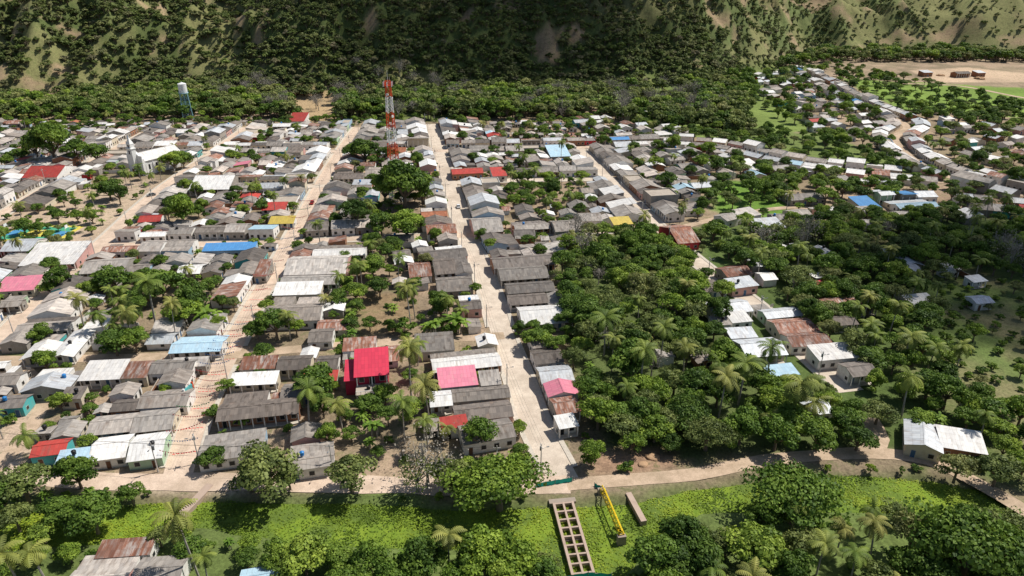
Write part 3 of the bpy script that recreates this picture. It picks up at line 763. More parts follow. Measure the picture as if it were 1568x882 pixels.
def palm(name,h):
    mb=MB(); lean=U(-.8,.8); pts=[(lean*(t**2),0.25*t,h*t) for t in (0,.25,.5,.75,1)]
    for i in range(4): mb.cyl(pts[i],pts[i+1],.2-.02*i,.18-.02*i,6,'barkg',False)
    top=np.array(pts[-1]); Q=[];T=[]
    nf=20
    for f in range(nf):
        a=f*2.399+U(-.2,.2); el=U(-.1,1.25) if f>5 else U(-.5,.1); Lf=U(3.3,4.3)
        p=top.copy(); e=el; dirh=np.array([math.cos(a),math.sin(a),0]); sidev=np.array([-math.sin(a),math.cos(a),0]); n=11; tt=U(.1,.9) if el>-.1 else U(0,.3)
        for k in range(n):
            st=Lf/n; d=dirh*math.cos(e)+np.array([0,0,math.sin(e)]); p2=p+d*st
            ll=.7*math.sin(math.pi*min(1,(k+1.3)/(n+1)))**.7
            for sg in (-1,1):
                tip=(p+p2)/2+sidev*sg*ll+d*ll*.45+np.array([0,0,-.45*ll])
                Q.append([p,p2,tip+d*.05,tip-d*.05]); T.append(min(1,max(0,tt+U(-.1,.1))))
            p=p2; e-=.15+.05*R()
    return leaves_mesh(name,np.array(Q,dtype=float),np.array(T),mb,'lp')
TM['palm']=[palm('palm_tree',8.5),palm('palm_tree',6.5),palm('palm_tree',11),palm('palm_tree',9.5)]
def banana(name):
    mb=MB(); Q=[];T=[]
    for s in range(4):
        bx,by=U(-1.1,1.1),U(-1.1,1.1); hh=U(1.6,2.4); mb.cyl((bx,by,-.1),(bx,by,hh),.14,.1,5,'barkg',False)
        for f in range(8):
            a=f*2.399; e=U(.5,1.3); p=np.array([bx,by,hh]); dh=np.array([math.cos(a),math.sin(a),0]);sv=np.array([-math.sin(a),math.cos(a),0]); t=U(.2,.9); Lf=U(1.6,2.3)
            w0=.06
            for k in range(5):
                d=dh*math.cos(e)+np.array([0,0,math.sin(e)]); p2=p+d*Lf/5; w1=.32*math.sin(math.pi*(k+1.2)/6.3)
                Q.append([p-sv*w0,p+sv*w0,p2+sv*w1,p2-sv*w1]); T.append(t); p=p2;w0=w1;e-=.38
    return leaves_mesh(name,np.array(Q,dtype=float),np.array(T),mb,'lb_')
TM['banana']=[banana('banana_plants') for _ in range(2)]
def bare(name):
    mb=MB()
    def br(p,d,l,r,k):
        q=p+d*l; mb.cyl(p,q,r,r*.62,5 if k<2 else 3,'barkg',False)
        if k>=4:
            return
        for i in range(3 if k>0 else 5):
            nd=(d+Vector((U(-1,1),U(-1,1),U(-.2,.7)))*.75).normalized(); br(q,nd,l*U(.6,.8),r*.6,k+1)
    br(Vector((0,0,-.2)),Vector((0,0,1)),3.0,.3,0)
    c=rng.normal(size=(700,3))*np.array([2.2,2.2,1.5])+np.array([0,0,6.4]); 
    return leaves_mesh(name,quads(c,rng.normal(size=(700,3)),np.full(700,.13)),rng.random(700),mb,'dryl')
TM['bare']=[bare('bare_tree') for _ in range(3)]
TD={'mango':10,'tree':10,'olive':10,'samn':14,'thin':10,'shrub':4,'palm':7.4,'banana':4.5,'bare':8}
TN={'mango':'mango_tree','tree':'broadleaf_tree','olive':'acacia_tree','samn':'rain_tree','thin':'thin_tree','shrub':'shrub','palm':'palm_tree','banana':'banana_plants','bare':'bare_tree'}
TP=[]
def tree(x,y,dia,kind,z=0):
    o=bpy.data.objects.new(TN[kind],random.choice(TM[kind])); scene.collection.objects.link(o)
    s=dia/TD[kind]; o.location=(x,y,z-.05); o.rotation_euler=(U(-.05,.05),U(-.05,.05),U(0,6.28)); o.scale=(s*U(.85,1.15),s*U(.85,1.15),s*U(.8,1.18)); TP.append((x,y,dia))
def tp(u,v,wpx,kind):
    x,y=G(u,v); tree(x,y,wpx*mpp(v),kind)
TL=[
(45,770,85,'olive'),(15,785,60,'tree'),(125,748,62,'mango'),(150,815,80,'mango'),(100,805,70,'mango'),(205,772,46,'tree'),(70,830,50,'tree'),(30,812,60,'olive'),
(415,758,112,'olive'),(385,752,64,'olive'),(445,750,60,'olive'),(540,754,78,'olive'),(655,745,92,'bare'),(640,754,78,'thin'),(680,750,60,'olive'),(330,716,46,'mango'),(735,690,66,'tree'),(765,778,150,'samn'),(700,762,84,'olive'),(720,745,70,'mango'),
(905,715,50,'mango'),(960,720,30,'shrub'),(820,535,52,'mango'),(850,545,36,'tree'),(905,510,72,'mango'),(870,505,40,'mango'),(890,545,44,'tree'),
(490,612,68,'mango'),(325,640,34,'shrub'),(350,648,30,'banana'),(375,652,30,'banana'),(575,665,40,'banana'),
(475,662,62,'palm'),(525,662,52,'palm'),(630,610,62,'palm'),(620,680,56,'palm'),(660,660,60,'palm'),(655,690,48,'palm'),(640,560,40,'palm'),
(282,345,54,'mango'),(620,318,82,'mango'),(590,312,50,'mango'),(648,312,40,'mango'),(625,368,62,'mango'),(585,362,44,'mango'),(545,352,54,'tree'),(602,385,34,'mango'),(572,425,48,'mango'),(530,400,26,'tree'),(582,458,40,'tree'),(545,462,40,'mango'),(610,430,30,'palm'),(520,470,40,'tree'),(500,482,26,'palm'),
(630,505,46,'palm'),(676,488,40,'mango'),(700,510,40,'banana'),(660,512,40,'banana'),(620,512,40,'shrub'),(690,515,36,'shrub'),(710,500,28,'palm'),(532,530,30,'shrub'),
(85,250,66,'mango'),(60,246,48,'mango'),(120,252,50,'mango'),(150,250,36,'mango'),(170,306,46,'mango'),(185,314,36,'tree'),(268,262,40,'mango'),(282,258,30,'mango'),
(180,452,56,'tree'),(95,448,44,'tree'),(80,452,36,'mango'),(252,460,58,'mango'),(225,470,46,'mango'),(285,500,66,'mango'),(300,480,56,'mango'),(240,505,66,'palm'),(215,515,56,'palm'),(200,500,50,'palm'),(180,545,60,'mango'),(210,540,50,'mango'),(165,520,40,'palm'),(322,500,46,'banana'),(335,508,30,'mango'),(270,520,40,'palm'),
(425,520,60,'tree'),(395,520,40,'mango'),(445,520,44,'palm'),(455,515,34,'tree'),(405,500,30,'mango'),
(560,252,54,'mango'),(540,250,34,'tree'),(590,250,34,'tree'),
(1020,290,40,'mango'),(1150,308,44,'tree'),(1120,300,22,'shrub'),(730,332,20,'tree'),(752,385,26,'tree'),(470,390,18,'tree'),
(1210,650,68,'palm'),(1130,620,60,'palm'),(1240,655,54,'palm'),(1170,600,50,'palm'),(1100,640,56,'palm'),(1380,640,56,'palm'),(1380,560,46,'palm'),(980,600,54,'palm'),(1010,560,48,'palm'),(1270,625,40,'mango'),(985,640,60,'olive'),
(870,470,50,'mango'),(925,545,56,'palm'),(960,580,74,'mango'),(1050,660,86,'samn'),(1080,690,80,'samn'),(1050,560,60,'olive'),(1000,520,60,'olive'),
(305,885,84,'palm'),(35,905,74,'palm'),(70,890,64,'palm'),(688,882,66,'palm'),(320,900,50,'palm'),
(1210,800,150,'samn'),(1470,890,190,'samn'),(1390,860,90,'olive'),(1540,850,110,'samn'),(1040,850,90,'mango'),(1000,880,80,'tree'),(1070,880,80,'mango'),(1150,870,100,'mango'),(1110,850,60,'olive'),(1250,880,60,'palm'),(1300,895,60,'palm'),(1330,860,60,'palm'),(1280,850,50,'palm'),(1220,860,80,'olive'),(1080,905,60,'palm'),(975,905,60,'shrub'),
(470,880,90,'mango'),(520,875,60,'mango'),(570,885,70,'tree'),(430,870,60,'mango'),(610,890,60,'shrub'),(650,890,80,'mango'),(740,885,90,'mango'),(790,890,90,'tree'),(830,905,70,'mango'),(770,915,80,'mango'),(600,920,80,'mango'),(530,920,80,'mango'),(380,870,50,'tree'),(700,915,80,'mango'),
(1520,745,70,'olive'),(1460,738,60,'olive'),(1560,735,60,'tree'),(1500,715,40,'shrub'),(950,815,20,'shrub'),
(1185,690,70,'tree'),(1250,690,70,'mango'),(1310,690,56,'mango'),(1290,665,60,'mango'),(1340,650,60,'olive'),
]
for t in TL: tp(*t)
def scatter(poly,sp,dr,kinds,avoid=True,maxn=4000,rm=1.0,world=None,over=2.2):
    pw=world or GP(poly); x0=min(p[0] for p in pw);x1=max(p[0] for p in pw);y0=min(p[1] for p in pw);y1=max(p[1] for p in pw)
    n=int((x1-x0)*(y1-y0)/(sp*sp)*over); grid={}; k=0
    for x,y,_ in TP:
        grid.setdefault((int(x//sp),int(y//sp)),[]).append((x,y))
    for _ in range(n):
        if k>=maxn: break
        x,y=U(x0,x1),U(y0,y1)
        if not inpoly(x,y,pw): continue
        gx,gy=int(x//sp),int(y//sp)
        if any(math.hypot(a-x,b_-y)<sp*.8 for i in (-1,0,1) for j in (-1,0,1) for a,b_ in grid.get((gx+i,gy+j),())): continue
        if avoid and (inrect(x,y,.6) or not road_clear(x,y,rm)): continue
        if inpoly(x,y,CANAL): continue
        grid.setdefault((gx,gy),[]).append((x,y)); kd=pick(kinds); dd=U(*dr)
        if kd in('shrub','banana'): dd=min(dd,U(2.5,4.5))
        if kd=='palm': dd=U(6.5,8.5)
        if not road_clear(x,y,dd*.3): dd*=.7
        tree(x,y,dd,kd,0); k+=1
    return k
MIX=[('mango',30),('tree',32),('olive',20),('palm',13),('thin',5),('bare',2.5),('banana',6)]
print('V1',scatter([(875,365),(1000,360),(1060,405),(1110,470),(1130,560),(1230,600),(1360,640),(1380,680),(1200,688),(1060,708),(930,695),(890,650),(885,580),(900,540),(870,500),(850,440)],5.8,(6,12),MIX,rm=2.2,over=4))
print('V2',scatter([(1070,350),(1200,345),(1440,330),(1568,340),(1750,340),(1750,420),(1440,430),(1420,520),(1480,600),(1568,650),(1600,720),(1420,690),(1370,640),(1300,560),(1200,460),(1110,395)],5.8,(6,11),MIX,rm=1.5,over=4))
scatter([(1440,430),(1750,430),(1750,700),(1568,650),(1480,600),(1420,520)],5.5,(2,7),[('shrub',56),('tree',20),('olive',18),('mango',10),('palm',3)],over=2)
scatter([(1440,690),(1560,680),(1750,720),(1750,800),(1560,760)],7,(5,8),[('olive',30),('tree',30),('shrub',20)])
for poly,sp,dr in (
 ([(170,428),(350,425),(350,505),(262,505),(245,545),(160,545)],6,(6,8)),
 ([(378,480),(468,480),(468,528),(378,528)],5,(5,7)),
 ([(540,372),(610,372),(612,440),(560,462),(520,462)],5.5,(5,8)),
 ([(765,268),(890,268),(892,322),(765,322)],7,(7,10)),
 ([(300,285),(480,283),(480,322),(300,330)],8,(6,9)),
 ([(600,610),(660,600),(670,690),(560,690),(460,660),(460,625)],5,(5,8)),
 ([(785,495),(872,500),(880,560),(810,540)],5.5,(5,8)),
 ([(80,600),(170,585),(150,660),(110,660)],4.5,(3,6)),
 ([(0,640),(40,630),(30,690),(0,700)],5,(4,7)),
 ([(510,478),(545,478),(540,528),(510,530)],5,(3,5)),
 ([(590,490),(722,480),(722,515),(600,518)],4.2,(3,5))):
    scatter(poly,sp,dr,[('mango',40),('tree',25),('palm',16),('banana',16),('shrub',10)],rm=1.4)
print('town',scatter(None,5.6,(3,8.5),[('mango',50),('tree',25),('palm',10),('banana',12),('olive',6),('shrub',20)],world=[p for p in GP([(-260,184),(900,184),(1010,195),(1080,330),(1080,420),(1000,430),(880,715),(-300,715)])],rm=1.6,maxn=1150,over=2.6))
scatter([(870,190),(1090,190),(1330,225),(1568,240),(1700,250),(1700,330),(1060,345),(960,280)],7.8,(5,11),[('mango',45),('tree',30),('olive',18),('palm',7)],rm=1.5)
scatter([(1150,115),(1290,100),(1700,200),(1700,270),(1420,258),(1250,210),(1150,160)],12,(6,11),[('mango',50),('tree',30),('olive',20)])
scatter([(1340,165),(1568,168),(1700,170),(1700,210),(1568,200),(1400,185)],9,(8,12),[('mango',50),('tree',30)])
scatter([(-60,756),(200,758),(600,762),(860,764),(860,770),(600,770),(330,764),(200,770),(-60,776)],3.4,(2,4),[('shrub',80),('banana',20)],rm=.8)
scatter([(980,760),(1150,728),(1400,712),(1560,765),(1560,775),(1400,728),(1150,736),(990,772)],4,(2,4),[('shrub',80),('banana',10),('tree',10)],rm=.8)
scatter([(-60,852),(200,845),(300,822),(420,842),(560,853),(700,852),(840,880),(840,960),(-60,960)],4.4,(4,7.5),[('mango',34),('tree',38),('banana',16),('shrub',30),('palm',6),('olive',14)],rm=.8)
scatter([(1000,845),(1080,795),(1200,795),(1350,796),(1500,808),(1680,890),(1700,1000),(930,1000)],4.8,(5,10),[('mango',28),('tree',34),('olive',26),('palm',13),('shrub',14)],rm=.8)
print('trees',len(TP))

def small(name,key,nl,npl,ls,gap=0,flat=1): return broad(name,4,4.6,2.0,nl,npl,ls,key,flat,gap)
def forest(name,pts,meshes):
    for mi,mesh in enumerate(meshes):
        sel=[p for i,p in enumerate(pts) if i%len(meshes)==mi]
        if not sel: continue
        vs=[];fs=[]
        for x,y,z,s in sel:
            a=U(0,6.28); h=s*.5*math.sqrt(2); i=len(vs)
            for k in range(4): vs.append((x+h*math.cos(a+k*math.pi/2),y+h*math.sin(a+k*math.pi/2),z))
            fs.append((i,i+1,i+2,i+3))
        me=bpy.data.meshes.new(name); me.from_pydata(vs,[],fs)
        o=bpy.data.objects.new(name,me); scene.collection.objects.link(o)
        o.instance_type='FACES'; o.use_instance_faces_scale=True; o.instance_faces_scale=1.0
        o.show_instancer_for_render=False; o.show_instancer_for_viewport=False
        c=bpy.data.objects.new('canopy_tree',mesh); scene.collection.objects.link(c); c.parent=o
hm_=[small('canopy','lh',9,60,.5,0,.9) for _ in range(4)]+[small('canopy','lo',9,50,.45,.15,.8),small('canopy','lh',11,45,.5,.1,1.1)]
n=160000
x=rng.uniform(-620,900,n); y=rng.uniform(560,1120,n); z=hill(x,y)
rg=sstep(130,330,x); lf_=sstep(-330,-500,x)
pat=fbm(x,y,60,4,12.6)+rg*.13+lf_*.1
bp=fbm(x,y,26,4,3.9)+rg*.08+lf_*.08
dens=1-.25*rg
dens=dens*(1-.7*sstep(.52,.66,pat)*np.maximum(rg,.5))*(1-.9*sstep(.65,.74,bp))
keep=(z>1.0)&(z<175)&(np.abs(x)<y*.8)
cell={}; pts=[]
for i in np.nonzero(keep)[0]:
    kk=(int(x[i]//4.5),int(y[i]//4.8))
    if kk in cell: continue
    cell[kk]=1
    if R()>dens[i]*.9: continue
    s=float(rng.uniform(.5,1.25))*(1.1 if z[i]<40 else .95)*(1 if x[i]<200 else .72)
    pts.append((x[i],y[i],float(z[i])-.3,s))
random.shuffle(pts)
print('hill trees',len(pts)); forest('hillside_forest',pts,hm_)
belt=GP([(-300,186),(420,184),(520,188),(545,180),(660,184),(900,182),(1010,195),(1160,215),(1140,170),(1150,110),(1260,96),(1500,95),(1800,100),(1800,60),(1100,80),(-300,96)])
BR=GP([(430,150),(440,128),(515,128),(520,188),(465,190)])
mead=GP([(860,118),(1010,118),(1080,165),(960,172),(870,150)])
pts=[];cell={}
bx0,bx1,by0,by1=min(p[0] for p in belt),max(p[0] for p in belt),min(p[1] for p in belt),max(p[1] for p in belt)
for _ in range(34000):
    xx,yy=U(bx0,bx1),U(by0,min(by1,960))
    kk=(int(xx//5.6),int(yy//5.6))
    if kk in cell or abs(xx)>yy*.82 or not inpoly(xx,yy,belt): continue
    if inpoly(xx,yy,BR) or inrect(xx,yy,2) : continue
    if inpoly(xx,yy,mead) and R()<.85: continue
    zz=hz(xx,yy)
    if zz>1: continue
    if xx>120 and R()<.35: continue
    cell[kk]=1; pts.append((xx,yy,zz-.2,U(.7,2.1)))
random.shuffle(pts)
print('belt',len(pts))
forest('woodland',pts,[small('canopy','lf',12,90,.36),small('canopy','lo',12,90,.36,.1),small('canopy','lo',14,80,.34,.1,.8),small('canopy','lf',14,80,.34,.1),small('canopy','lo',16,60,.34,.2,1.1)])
for _ in range(70):
    xx,yy=U(-260,170),U(520,640); tree(xx,yy,U(9,14),'bare',hz(xx,yy))

# ---------------------------------------------------------------- towers
def telecom():
    x,y=G(607,309); mb=MB(); Ht=58; nb=8; lv=32
    def wd(t): return 2.6*(1-t)+.95*t
    for k in range(lv):
        t0,t1=k/lv,(k+1)/lv; z0,z1=t0*Ht,t1*Ht; a,b_=wd(t0),wd(t1); mt='tred' if int((t0+1e-6)*nb)%2==1 else 'twh'
        cs0=[(-a,-a),(a,-a),(a,a),(-a,a)];cs1=[(-b_,-b_),(b_,-b_),(b_,b_),(-b_,b_)]
        for i in range(4):
            j=(i+1)%4
            mb.cyl((*cs0[i],z0),(*cs1[i],z1),.2,.2,5,mt,False)
            mb.cyl((*cs0[i],z0),(*cs1[j],z1),.09,.09,4,mt,False); mb.cyl((*cs0[j],z0),(*cs1[i],z1),.09,.09,4,mt,False)
            mb.cyl((*cs1[i],z1),(*cs1[j],z1),.09,.09,4,mt,False)
    o=empty('telecom_tower',(x,y,0),.5); mb.obj('lattice',parent=o)
    mb=MB(); mb.box(-1.7,1.7,-1.7,1.7,55.8,56.0,'tred',True)
    for s in ((-1.7,-1.7,1.7,-1.7),(1.7,-1.7,1.7,1.7),(1.7,1.7,-1.7,1.7),(-1.7,1.7,-1.7,-1.7)): mb.cyl((s[0],s[1],57.1),(s[2],s[3],57.1),.07,.07,4,'tred')
    mb.obj('platform',parent=o)
    mb=MB()
    for i in range(6):
        a=i*math.pi/3; cx,cy=2.2*math.cos(a),2.2*math.sin(a); mb.box(cx-.18,cx+.18,cy-.18,cy+.18,55.4,57.6,'twh',True); mb.cyl((cx*.5,cy*.5,56.2),(cx,cy,56.2),.06,.06,4,'tred')
    for zz,a in ((50,.4),(46,2.2),(52,4),(42,-1.2)):
        cx,cy=1.4*math.cos(a),1.4*math.sin(a); mb.cyl((cx,cy,zz),(cx*1.4,cy*1.4,zz),.6,.65,12,'twh')
    mb.cyl((0,0,56),(0,0,62.5),.09,.05,5,'twh'); mb.cyl((.9,0,56),(.9,0,60),.06,.04,5,'twh'); mb.obj('antennas',parent=o)
    mb=MB(); mb.box(4.5,8,-2,1.5,0,2.8,'wh'); mb.box(4.3,8.2,-2.2,1.7,2.8,2.95,'conc',True)
    mb.obj('equipment_cabin',parent=o)
telecom()
def water_tower():
    x,y=G(289,184); o=empty('water_tower',(x,y,0),.4); mb=MB(); Ht=19.5; lv=5
    for k in range(lv):
        z0,z1=Ht*k/lv,Ht*(k+1)/lv; a,b_=3.6-1.2*k/lv,3.6-1.2*(k+1)/lv
        c0=[(-a,-a),(a,-a),(a,a),(-a,a)];c1=[(-b_,-b_),(b_,-b_),(b_,b_),(-b_,b_)]
        for i in range(4):
            j=(i+1)%4; mb.cyl((*c0[i],z0),(*c1[i],z1),.28,.28,5,'tbl',False); mb.cyl((*c0[i],z0),(*c1[j],z1),.13,.13,4,'tbl',False); mb.cyl((*c0[j],z0),(*c1[i],z1),.13,.13,4,'tbl',False); mb.cyl((*c1[i],z1),(*c1[j],z1),.16,.16,4,'tbl',False)
    mb.cyl((0,0,0),(0,0,Ht),.35,.35,6,'tbl'); mb.obj('legs',parent=o)
    mb=MB(); mb.cyl((0,0,Ht),(0,0,Ht+.25),3.5,3.5,20,'tbl'); mb.cyl((0,0,Ht+.25),(0,0,Ht+6.6),2.9,2.9,20,'tkw'); mb.cyl((0,0,Ht+6.6),(0,0,Ht+7.6),3.0,.3,20,'tkw'); mb.cyl((0,0,Ht+7.6),(0,0,Ht+8),.3,.2,8,'tkw')
    for i in range(14):
        a=i*2*math.pi/14; b_=a+2*math.pi/14; mb.cyl((3.4*math.cos(a),3.4*math.sin(a),Ht+.25),(3.4*math.cos(a),3.4*math.sin(a),Ht+1.3),.05,.05,4,'tbl'); mb.cyl((3.4*math.cos(a),3.4*math.sin(a),Ht+1.3),(3.4*math.cos(b_),3.4*math.sin(b_),Ht+1.3),.05,.05,4,'tbl')
    mb.obj('tank',parent=o)
water_tower()

# ---------------------------------------------------------------- bridge works
def bridge():
    a=Vector((*G(862,770),0)); b_=Vector((*G(893,880),0)); d=(b_-a); Lb=d.length; d.normalize(); rt=math.atan2(d.y,d.x)
    E=empty('unfinished_bridge',(a.x,a.y,0),rt); mb=MB()
    for yy in (-2.1,2.1): mb.box(0,Lb,yy-.28,yy+.28,-.6,.32,'concp',True)
    mb.box(0,Lb,-.22,.22,-.5,.30,'concp',True)
    mb.obj('main_beams',parent=E); mb=MB()
    n=8
    for i in range(n+1):
        xx=.3+(Lb-.6)*i/n
        for y0,y1 in ((-1.81,-.23),(.23,1.81)): mb.box(xx-.2,xx+.2,y0,y1,-.4,.26,'concp',True)
    mb.obj('cross_beams',parent=E); mb=MB()
    mb.box(-1.4,-.02,-3,3,-1.8,.1,'conc'); mb.box(Lb+.02,Lb+1.4,-3,3,-1.8,.1,'conc')
    mb.box(Lb*.5-.4,Lb*.5+.4,-2.4,2.4,-1.9,-.62,'conc'); mb.obj('abutments_and_pier',parent=E)
bridge()
def boom():
    p0=Vector((*G(922,748,1.5),1.5)); p1=Vector((*G(952,818,1.6),1.6)); d=p1-p0; Lb=d.length; E=empty('yellow_pipe_truss',p0,math.atan2(d.y,d.x)); mb=MB(); n=10
    ch=[(-.55,0),(.55,0),(0,.95)]
    for c in ch: mb.cyl((0,c[0],c[1]),(Lb,c[0],c[1]),.12,.12,6,'yel')
    for i in range(n+1):
        xx=Lb*i/n; x2=Lb*min(n,i+1)/n
        for k in range(3):
            c=ch[k];e=ch[(k+1)%3]; mb.cyl((xx,*c),(xx,*e),.06,.06,4,'yel'); 
            if i<n: mb.cyl((xx,*c),(x2,*e),.06,.06,4,'yel')
    mb.obj('truss',parent=E); mb=MB(); mb.box(-.6,.4,-.9,.9,-1.6,-.15,'conc'); mb.box(Lb-.4,Lb+.6,-.9,.9,-3.2,-.15,'conc'); mb.obj('supports',parent=E)
boom()
def strip(name,pts,w,z0,z1,mat):
    pl=GP(pts); mb=MB()
    for (ax_,ay),(bx,by) in zip(pl[:-1],pl[1:]):
        d=Vector((bx-ax_,by-ay)); l=d.length; d.normalize(); n_=Vector((-d.y,d.x))*w/2
        c=[(ax_-n_.x,ay-n_.y),(bx-n_.x,by-n_.y),(bx+n_.x,by+n_.y),(ax_+n_.x,ay+n_.y)]
        B=[(p[0],p[1],z0) for p in c];T=[(p[0],p[1],z1) for p in c]
        mb.face(T,mat)
        for i in range(4): j=(i+1)%4; mb.face([B[i],B[j],T[j],T[i]],mat)
    return mb.obj(name)
strip('footbridge',[(322,742),(268,798)],1.9,-1.2,.16,'concp')
strip('dirt_path',[(268,798),(236,832),(225,870)],1.6,-.2,.05,'dirt')
strip('bridge_abutment',[(962,756),(986,800)],1.3,-1.8,.4,'concp')
def tarp(name,pts,h):
    pl=GP(pts); mb=MB()
    for (a,b_),(c,d) in zip(pl[:-1],pl[1:]):
        n=6
        for i in range(n):
            t0,t1=i/n,(i+1)/n; o0,o1=.12*math.sin(i*2.3),.12*math.sin((i+1)*2.3)
            p=(a+(c-a)*t0+o0,b_+(d-b_)*t0+o0);q=(a+(c-a)*t1+o1,b_+(d-b_)*t1+o1)
            mb.face([(*p,.02),(*q,.02),(*q,h),(*p,h)],'teal')
        mb.cyl((a,b_,0),(a,b_,h+.4),.06,.06,5,'pole'); mb.cyl((c,d,0),(c,d,h+.4),.06,.06,5,'pole')
    mb.obj(name)
tarp('tarpaulin_fence',[(820,747),(850,742),(876,738)],1.3); tarp('tarpaulin_fence',[(865,893),(900,887),(936,889)],1.8); tarp('tarpaulin_fence',[(910,745),(925,752)],1.0)

def court():
    x0,y0=G(-30,374);x1,_=G(60,374);_,y1=G(30,342); mb=MB(); rt=-.06
    cx,cy=(x0+x1)/2+4,(y0+y1)/2; w,d=30,20
    mb.box(-w/2,w/2,-d/2,d/2,-.1,.11,'cye'); mb.box(-w/2+2,w/2-2,-d/2+2,d/2-2,.0,.125,'cgr'); mb.box(-5,5,-4,4,.0,.14,'cye')
    mb.box(-.08,.08,-d/2+2,d/2-2,.0,.15,'twh')
    for s in (-1,1):
        mb.box(s*(w/2-4.5)-2.5,s*(w/2-4.5)+2.5,-3,3,.0,.14,'cbl')
        mb.cyl((s*(w/2-1),-1.5,.1),(s*(w/2-1),-1.5,3),.08,.08,5,'twh');mb.cyl((s*(w/2-1),1.5,.1),(s*(w/2-1),1.5,3),.08,.08,5,'twh');mb.cyl((s*(w/2-1),-1.5,3),(s*(w/2-1),1.5,3),.08,.08,5,'twh')
        mb.box(s*(w/2-1.2)-.05,s*(w/2-1.2)+.05,-.9,.9,3.0,4.2,'twh',True)
    mb.obj('sports_court',(cx,cy,0),rt)
court()
x,y=G(292,612); mb=MB(); mb.box(-1.6,1.6,-.2,.2,0,4.2,'tq'); mb.box(-2.0,-1.61,-.25,.25,0,4.6,'twh'); mb.box(1.61,2.0,-.25,.25,0,4.6,'tred'); mb.box(-1.0,1.0,-.23,-.2,1.2,3.2,'or'); mb.obj('painted_wall',(x,y,0),1.35)

def bunting():
    pl=S_L; k=2; i=0
    while k<len(pl)-1 and i<26:
        a=pl[k];b_=pl[k+1]; t=Vector((b_[0]-a[0],b_[1]-a[1])).normalized(); n_=Vector((-t.y,t.x)); mb=MB(); hw=4.2
        z=4.6; pts=[]
        sk=U(-1.5,1.5)
        for s in range(15):
            u=-1+2*s/14; pts.append(Vector((a[0]+n_.x*hw*u+t.x*sk*u,a[1]+n_.y*hw*u+t.y*sk*u,z-.8*(1-u*u))))
        c=random.choice(['flag','flag','flag','flagb','flagg'])
        for p,q in zip(pts[:-1],pts[1:]):
            mb.cyl(p,q,.02,.02,3,'twh',False); mm=(p+q)/2; dd=(q-p)*.42
            mb.face([mm-dd+Vector((0,0,0)),mm+dd,mm+Vector((t.x*.12,t.y*.12,-.5))],c)
        mb.obj('bunting'); i+=1; k+=1 if i<16 else 3
bunting()
mb=MB()
for k in range(3,26,2):
    a=S_L[k]; b_=S_L[k+1]; t=Vector((b_[0]-a[0],b_[1]-a[1])).normalized(); n_=Vector((-t.y,t.x))
    for s in range(-3,3):
        p=Vector(a)+n_*(s+.5)*.95; q=[p-n_*.36-t*.13,p+n_*.36-t*.13+t*.15,p+n_*.36+t*.13+t*.15,p-n_*.36+t*.13]
        mb.face([(v.x,v.y,.06) for v in q],'flag')
mb.obj('street_paint_stripes')

def poles(pl,off,step=8,h=8.5):
    prev=None
    for k in range(2,len(pl)-1,step):
        a=pl[k];b_=pl[k+1]; t=Vector((b_[0]-a[0],b_[1]-a[1])).normalized(); n_=Vector((-t.y,t.x)); x,y=a[0]+n_.x*off,a[1]+n_.y*off
        mb=MB(); mb.cyl((0,0,0),(0,0,h),.16,.1,7,'pole'); mb.box(-.9,.9,-.06,.06,h-.7,h-.58,'pole',True)
        for s in (-.8,0,.8): mb.cyl((s,0,h-.58),(s,0,h-.35),.05,.04,5,'twh')
        if R()<.4: mb.cyl((.35,0,h-2),(.35,0,h-1),.25,.25,8,'car_g')
        mb.cyl((0,0,h-1.5),(0,-1.4 if off>0 else 1.4,h-1.1),.04,.04,4,'pole'); mb.box(-.12,.12,*((-1.9,-1.3) if off>0 else (1.3,1.9)),h-1.15,h-1.03,'car_g',True)
        r=math.atan2(n_.y,n_.x)-math.pi/2; mb.obj('utility_pole',(x,y,0),r+0)
        if prev:
            w=MB()
            for s in (-.8,0,.8):
                p=Vector((prev[0]+s,prev[1],h-.35));q=Vector((x+s,y,h-.35)); m_=(p+q)/2-Vector((0,0,.6)); w.cyl(p,m_,.018,.018,3,'blk',False); w.cyl(m_,q,.018,.018,3,'blk',False)
            w.obj('power_line')
        prev=(x,y)
poles(S_C,4.4); poles(S_L,-4.2); poles(S_R,4.0); poles(S_0,-4.5); poles(B_1,3.6,9); poles(S_M,4.0,9)

def car(x,y,rot,c):
    mb=MB(); mb.box(-.85,.85,-2.1,2.1,.35,.85,c,True)
    b=[(-.82,-1.2,.85),(.82,-1.2,.85),(.82,1.6,.85),(-.82,1.6,.85)];t=[(-.66,-.6,1.42),(.66,-.6,1.42),(.66,1.2,1.42),(-.66,1.2,1.42)]
    mb.face(t,c)
    for i in range(4): j=(i+1)%4; mb.face([b[i],b[j],t[j],t[i]],'dark')
    for sx in (-.86,.66):
        for sy in (-1.35,1.35): mb.cyl((sx,sy,.32),(sx+.2,sy,.32),.32,.32,10,'blk')
    mb.obj('parked_car',(x,y,0.05),rot)
for (u,v,r,c) in ((702,318,.15,'car_w'),(478,312,.1,'car_r'),(180,392,-.6,'car_w'),(232,300,-.8,'car_g')):
    x,y=G(u,v); car(x,y,r,c)

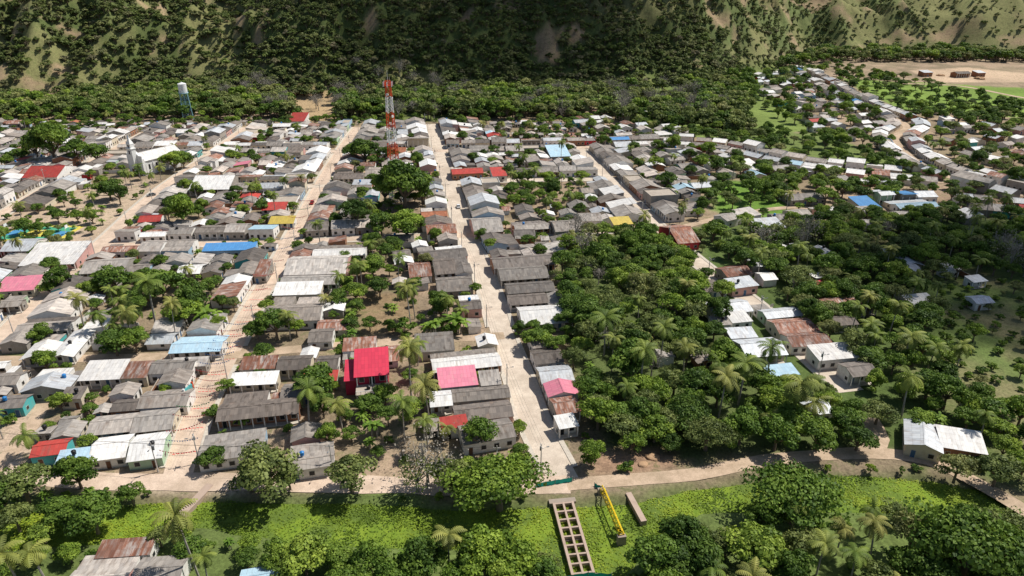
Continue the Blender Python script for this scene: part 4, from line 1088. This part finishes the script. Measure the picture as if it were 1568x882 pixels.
for _ in range(240):
    r=random.choice(RECT)
    if r[1]>380 or r[1]<110: continue
    cr,sr=math.cos(r[4]),math.sin(r[4]); sx=random.choice([-1,1])
    l=U(5,11); x=r[0]+cr*sx*(r[2]/2-.1)-sr*(r[3]/2+l/2+.3); y=r[1]+sr*sx*(r[2]/2-.1)+cr*(r[3]/2+l/2+.3)
    if inrect(x,y,.2) or not road_clear(x,y,l/2+.5) or inpoly(x,y,CANAL): continue
    mb=MB(); mb.box(-.1,.1,-l/2,l/2,-.1,1.9,random.choice(['gy','gy','bk','wh'])); mb.box(-.14,.14,-l/2,l/2,1.9,1.98,'conc')
    mb.obj('yard_wall',(x,y,0),r[4])
for u,v,s in ((1000,700,1.6),(985,712,1.2),(1500,121,5),(1440,116,4)):
    x,y=G(u,v); bpy.ops.mesh.primitive_ico_sphere_add(subdivisions=4,radius=s,location=(x,y,0)); o=bpy.context.object; o.name='soil_heap'
    for vv in o.data.vertices:
        vv.co*=1+.35*noise.noise(vv.co*.7+Vector((u,0,0)))+.1*noise.noise(vv.co*3); vv.co.z*=.4
    o.data.shade_smooth(); o.data.materials.append(MAT['soil'])

# ---------------------------------------------------------------- clouds
m,nt,b=new_mat('cloud_vapour'); b.inputs['Base Color'].default_value=(.85,.85,.87,1); b.inputs['Roughness'].default_value=1; b.inputs['Alpha'].default_value=.22; MAT['cloud']=m
SUN_EL=math.radians(56); SUN_AZ=math.radians(66)
sd=Vector((math.sin(SUN_AZ)*math.cos(SUN_EL),math.cos(SUN_AZ)*math.cos(SUN_EL),math.sin(SUN_EL)))
def cloud(puffs,zc,gz=0):
    E=empty('cloud',(0,0,0))
    for gx,gy,r in puffs:
        t=(zc-gz)/sd.z; bpy.ops.mesh.primitive_ico_sphere_add(subdivisions=4,radius=1,location=(gx+sd.x*t,gy+sd.y*t,zc+U(-10,10)))
        o=bpy.context.object; o.name='puff'
        for v in o.data.vertices: v.co*=1+.35*noise.noise(v.co*1.6+Vector((gx,gy,0)))+.15*noise.noise(v.co*4+Vector((gy,0,0)))
        o.scale=(r,r*.8,r*.28); o.data.materials.append(m); o.data.shade_smooth(); o.parent=E
cloud([(155,228,42),(190,250,58),(150,270,38),(195,195,44),(170,240,38),(235,290,60),(240,220,60),(220,265,50),(135,252,22),(150,210,24)],520)
cloud([(-200,790,90),(-60,770,150),(60,780,130),(0,840,160),(-110,880,150),(90,880,120),(-230,900,80),(20,700,80),(-90,705,70),(80,710,60),(-10,740,110)],640,60)

# ---------------------------------------------------------------- light, world, camera
w=bpy.data.worlds.new('World'); scene.world=w; w.use_nodes=True; nt=w.node_tree
sk=nt.nodes.new('ShaderNodeTexSky'); sk.sky_type='NISHITA'; sk.sun_disc=False; sk.sun_elevation=SUN_EL; sk.sun_rotation=SUN_AZ
bg=nt.nodes['Background']; bg.inputs[1].default_value=.08; nt.links.new(sk.outputs[0],bg.inputs[0])
sl=bpy.data.lights.new('sun','SUN'); sl.energy=5.0; sl.angle=math.radians(.5); sl.color=(1,.96,.89)
so=bpy.data.objects.new('sun',sl); scene.collection.objects.link(so); so.rotation_euler=sd.to_track_quat('Z','Y').to_euler(); so.location=(0,0,300)
cam=bpy.data.cameras.new('camera'); cam.sensor_width=36; cam.lens=36*F/1568; cam.clip_end=9000; cam.clip_start=1
cob=bpy.data.objects.new('camera',cam); scene.collection.objects.link(cob); cob.location=(0,0,H); cob.rotation_euler=(math.pi/2-P,0,0)
scene.camera=cob
scene.view_settings.view_transform='Standard'; scene.view_settings.look='None'; scene.view_settings.exposure=0
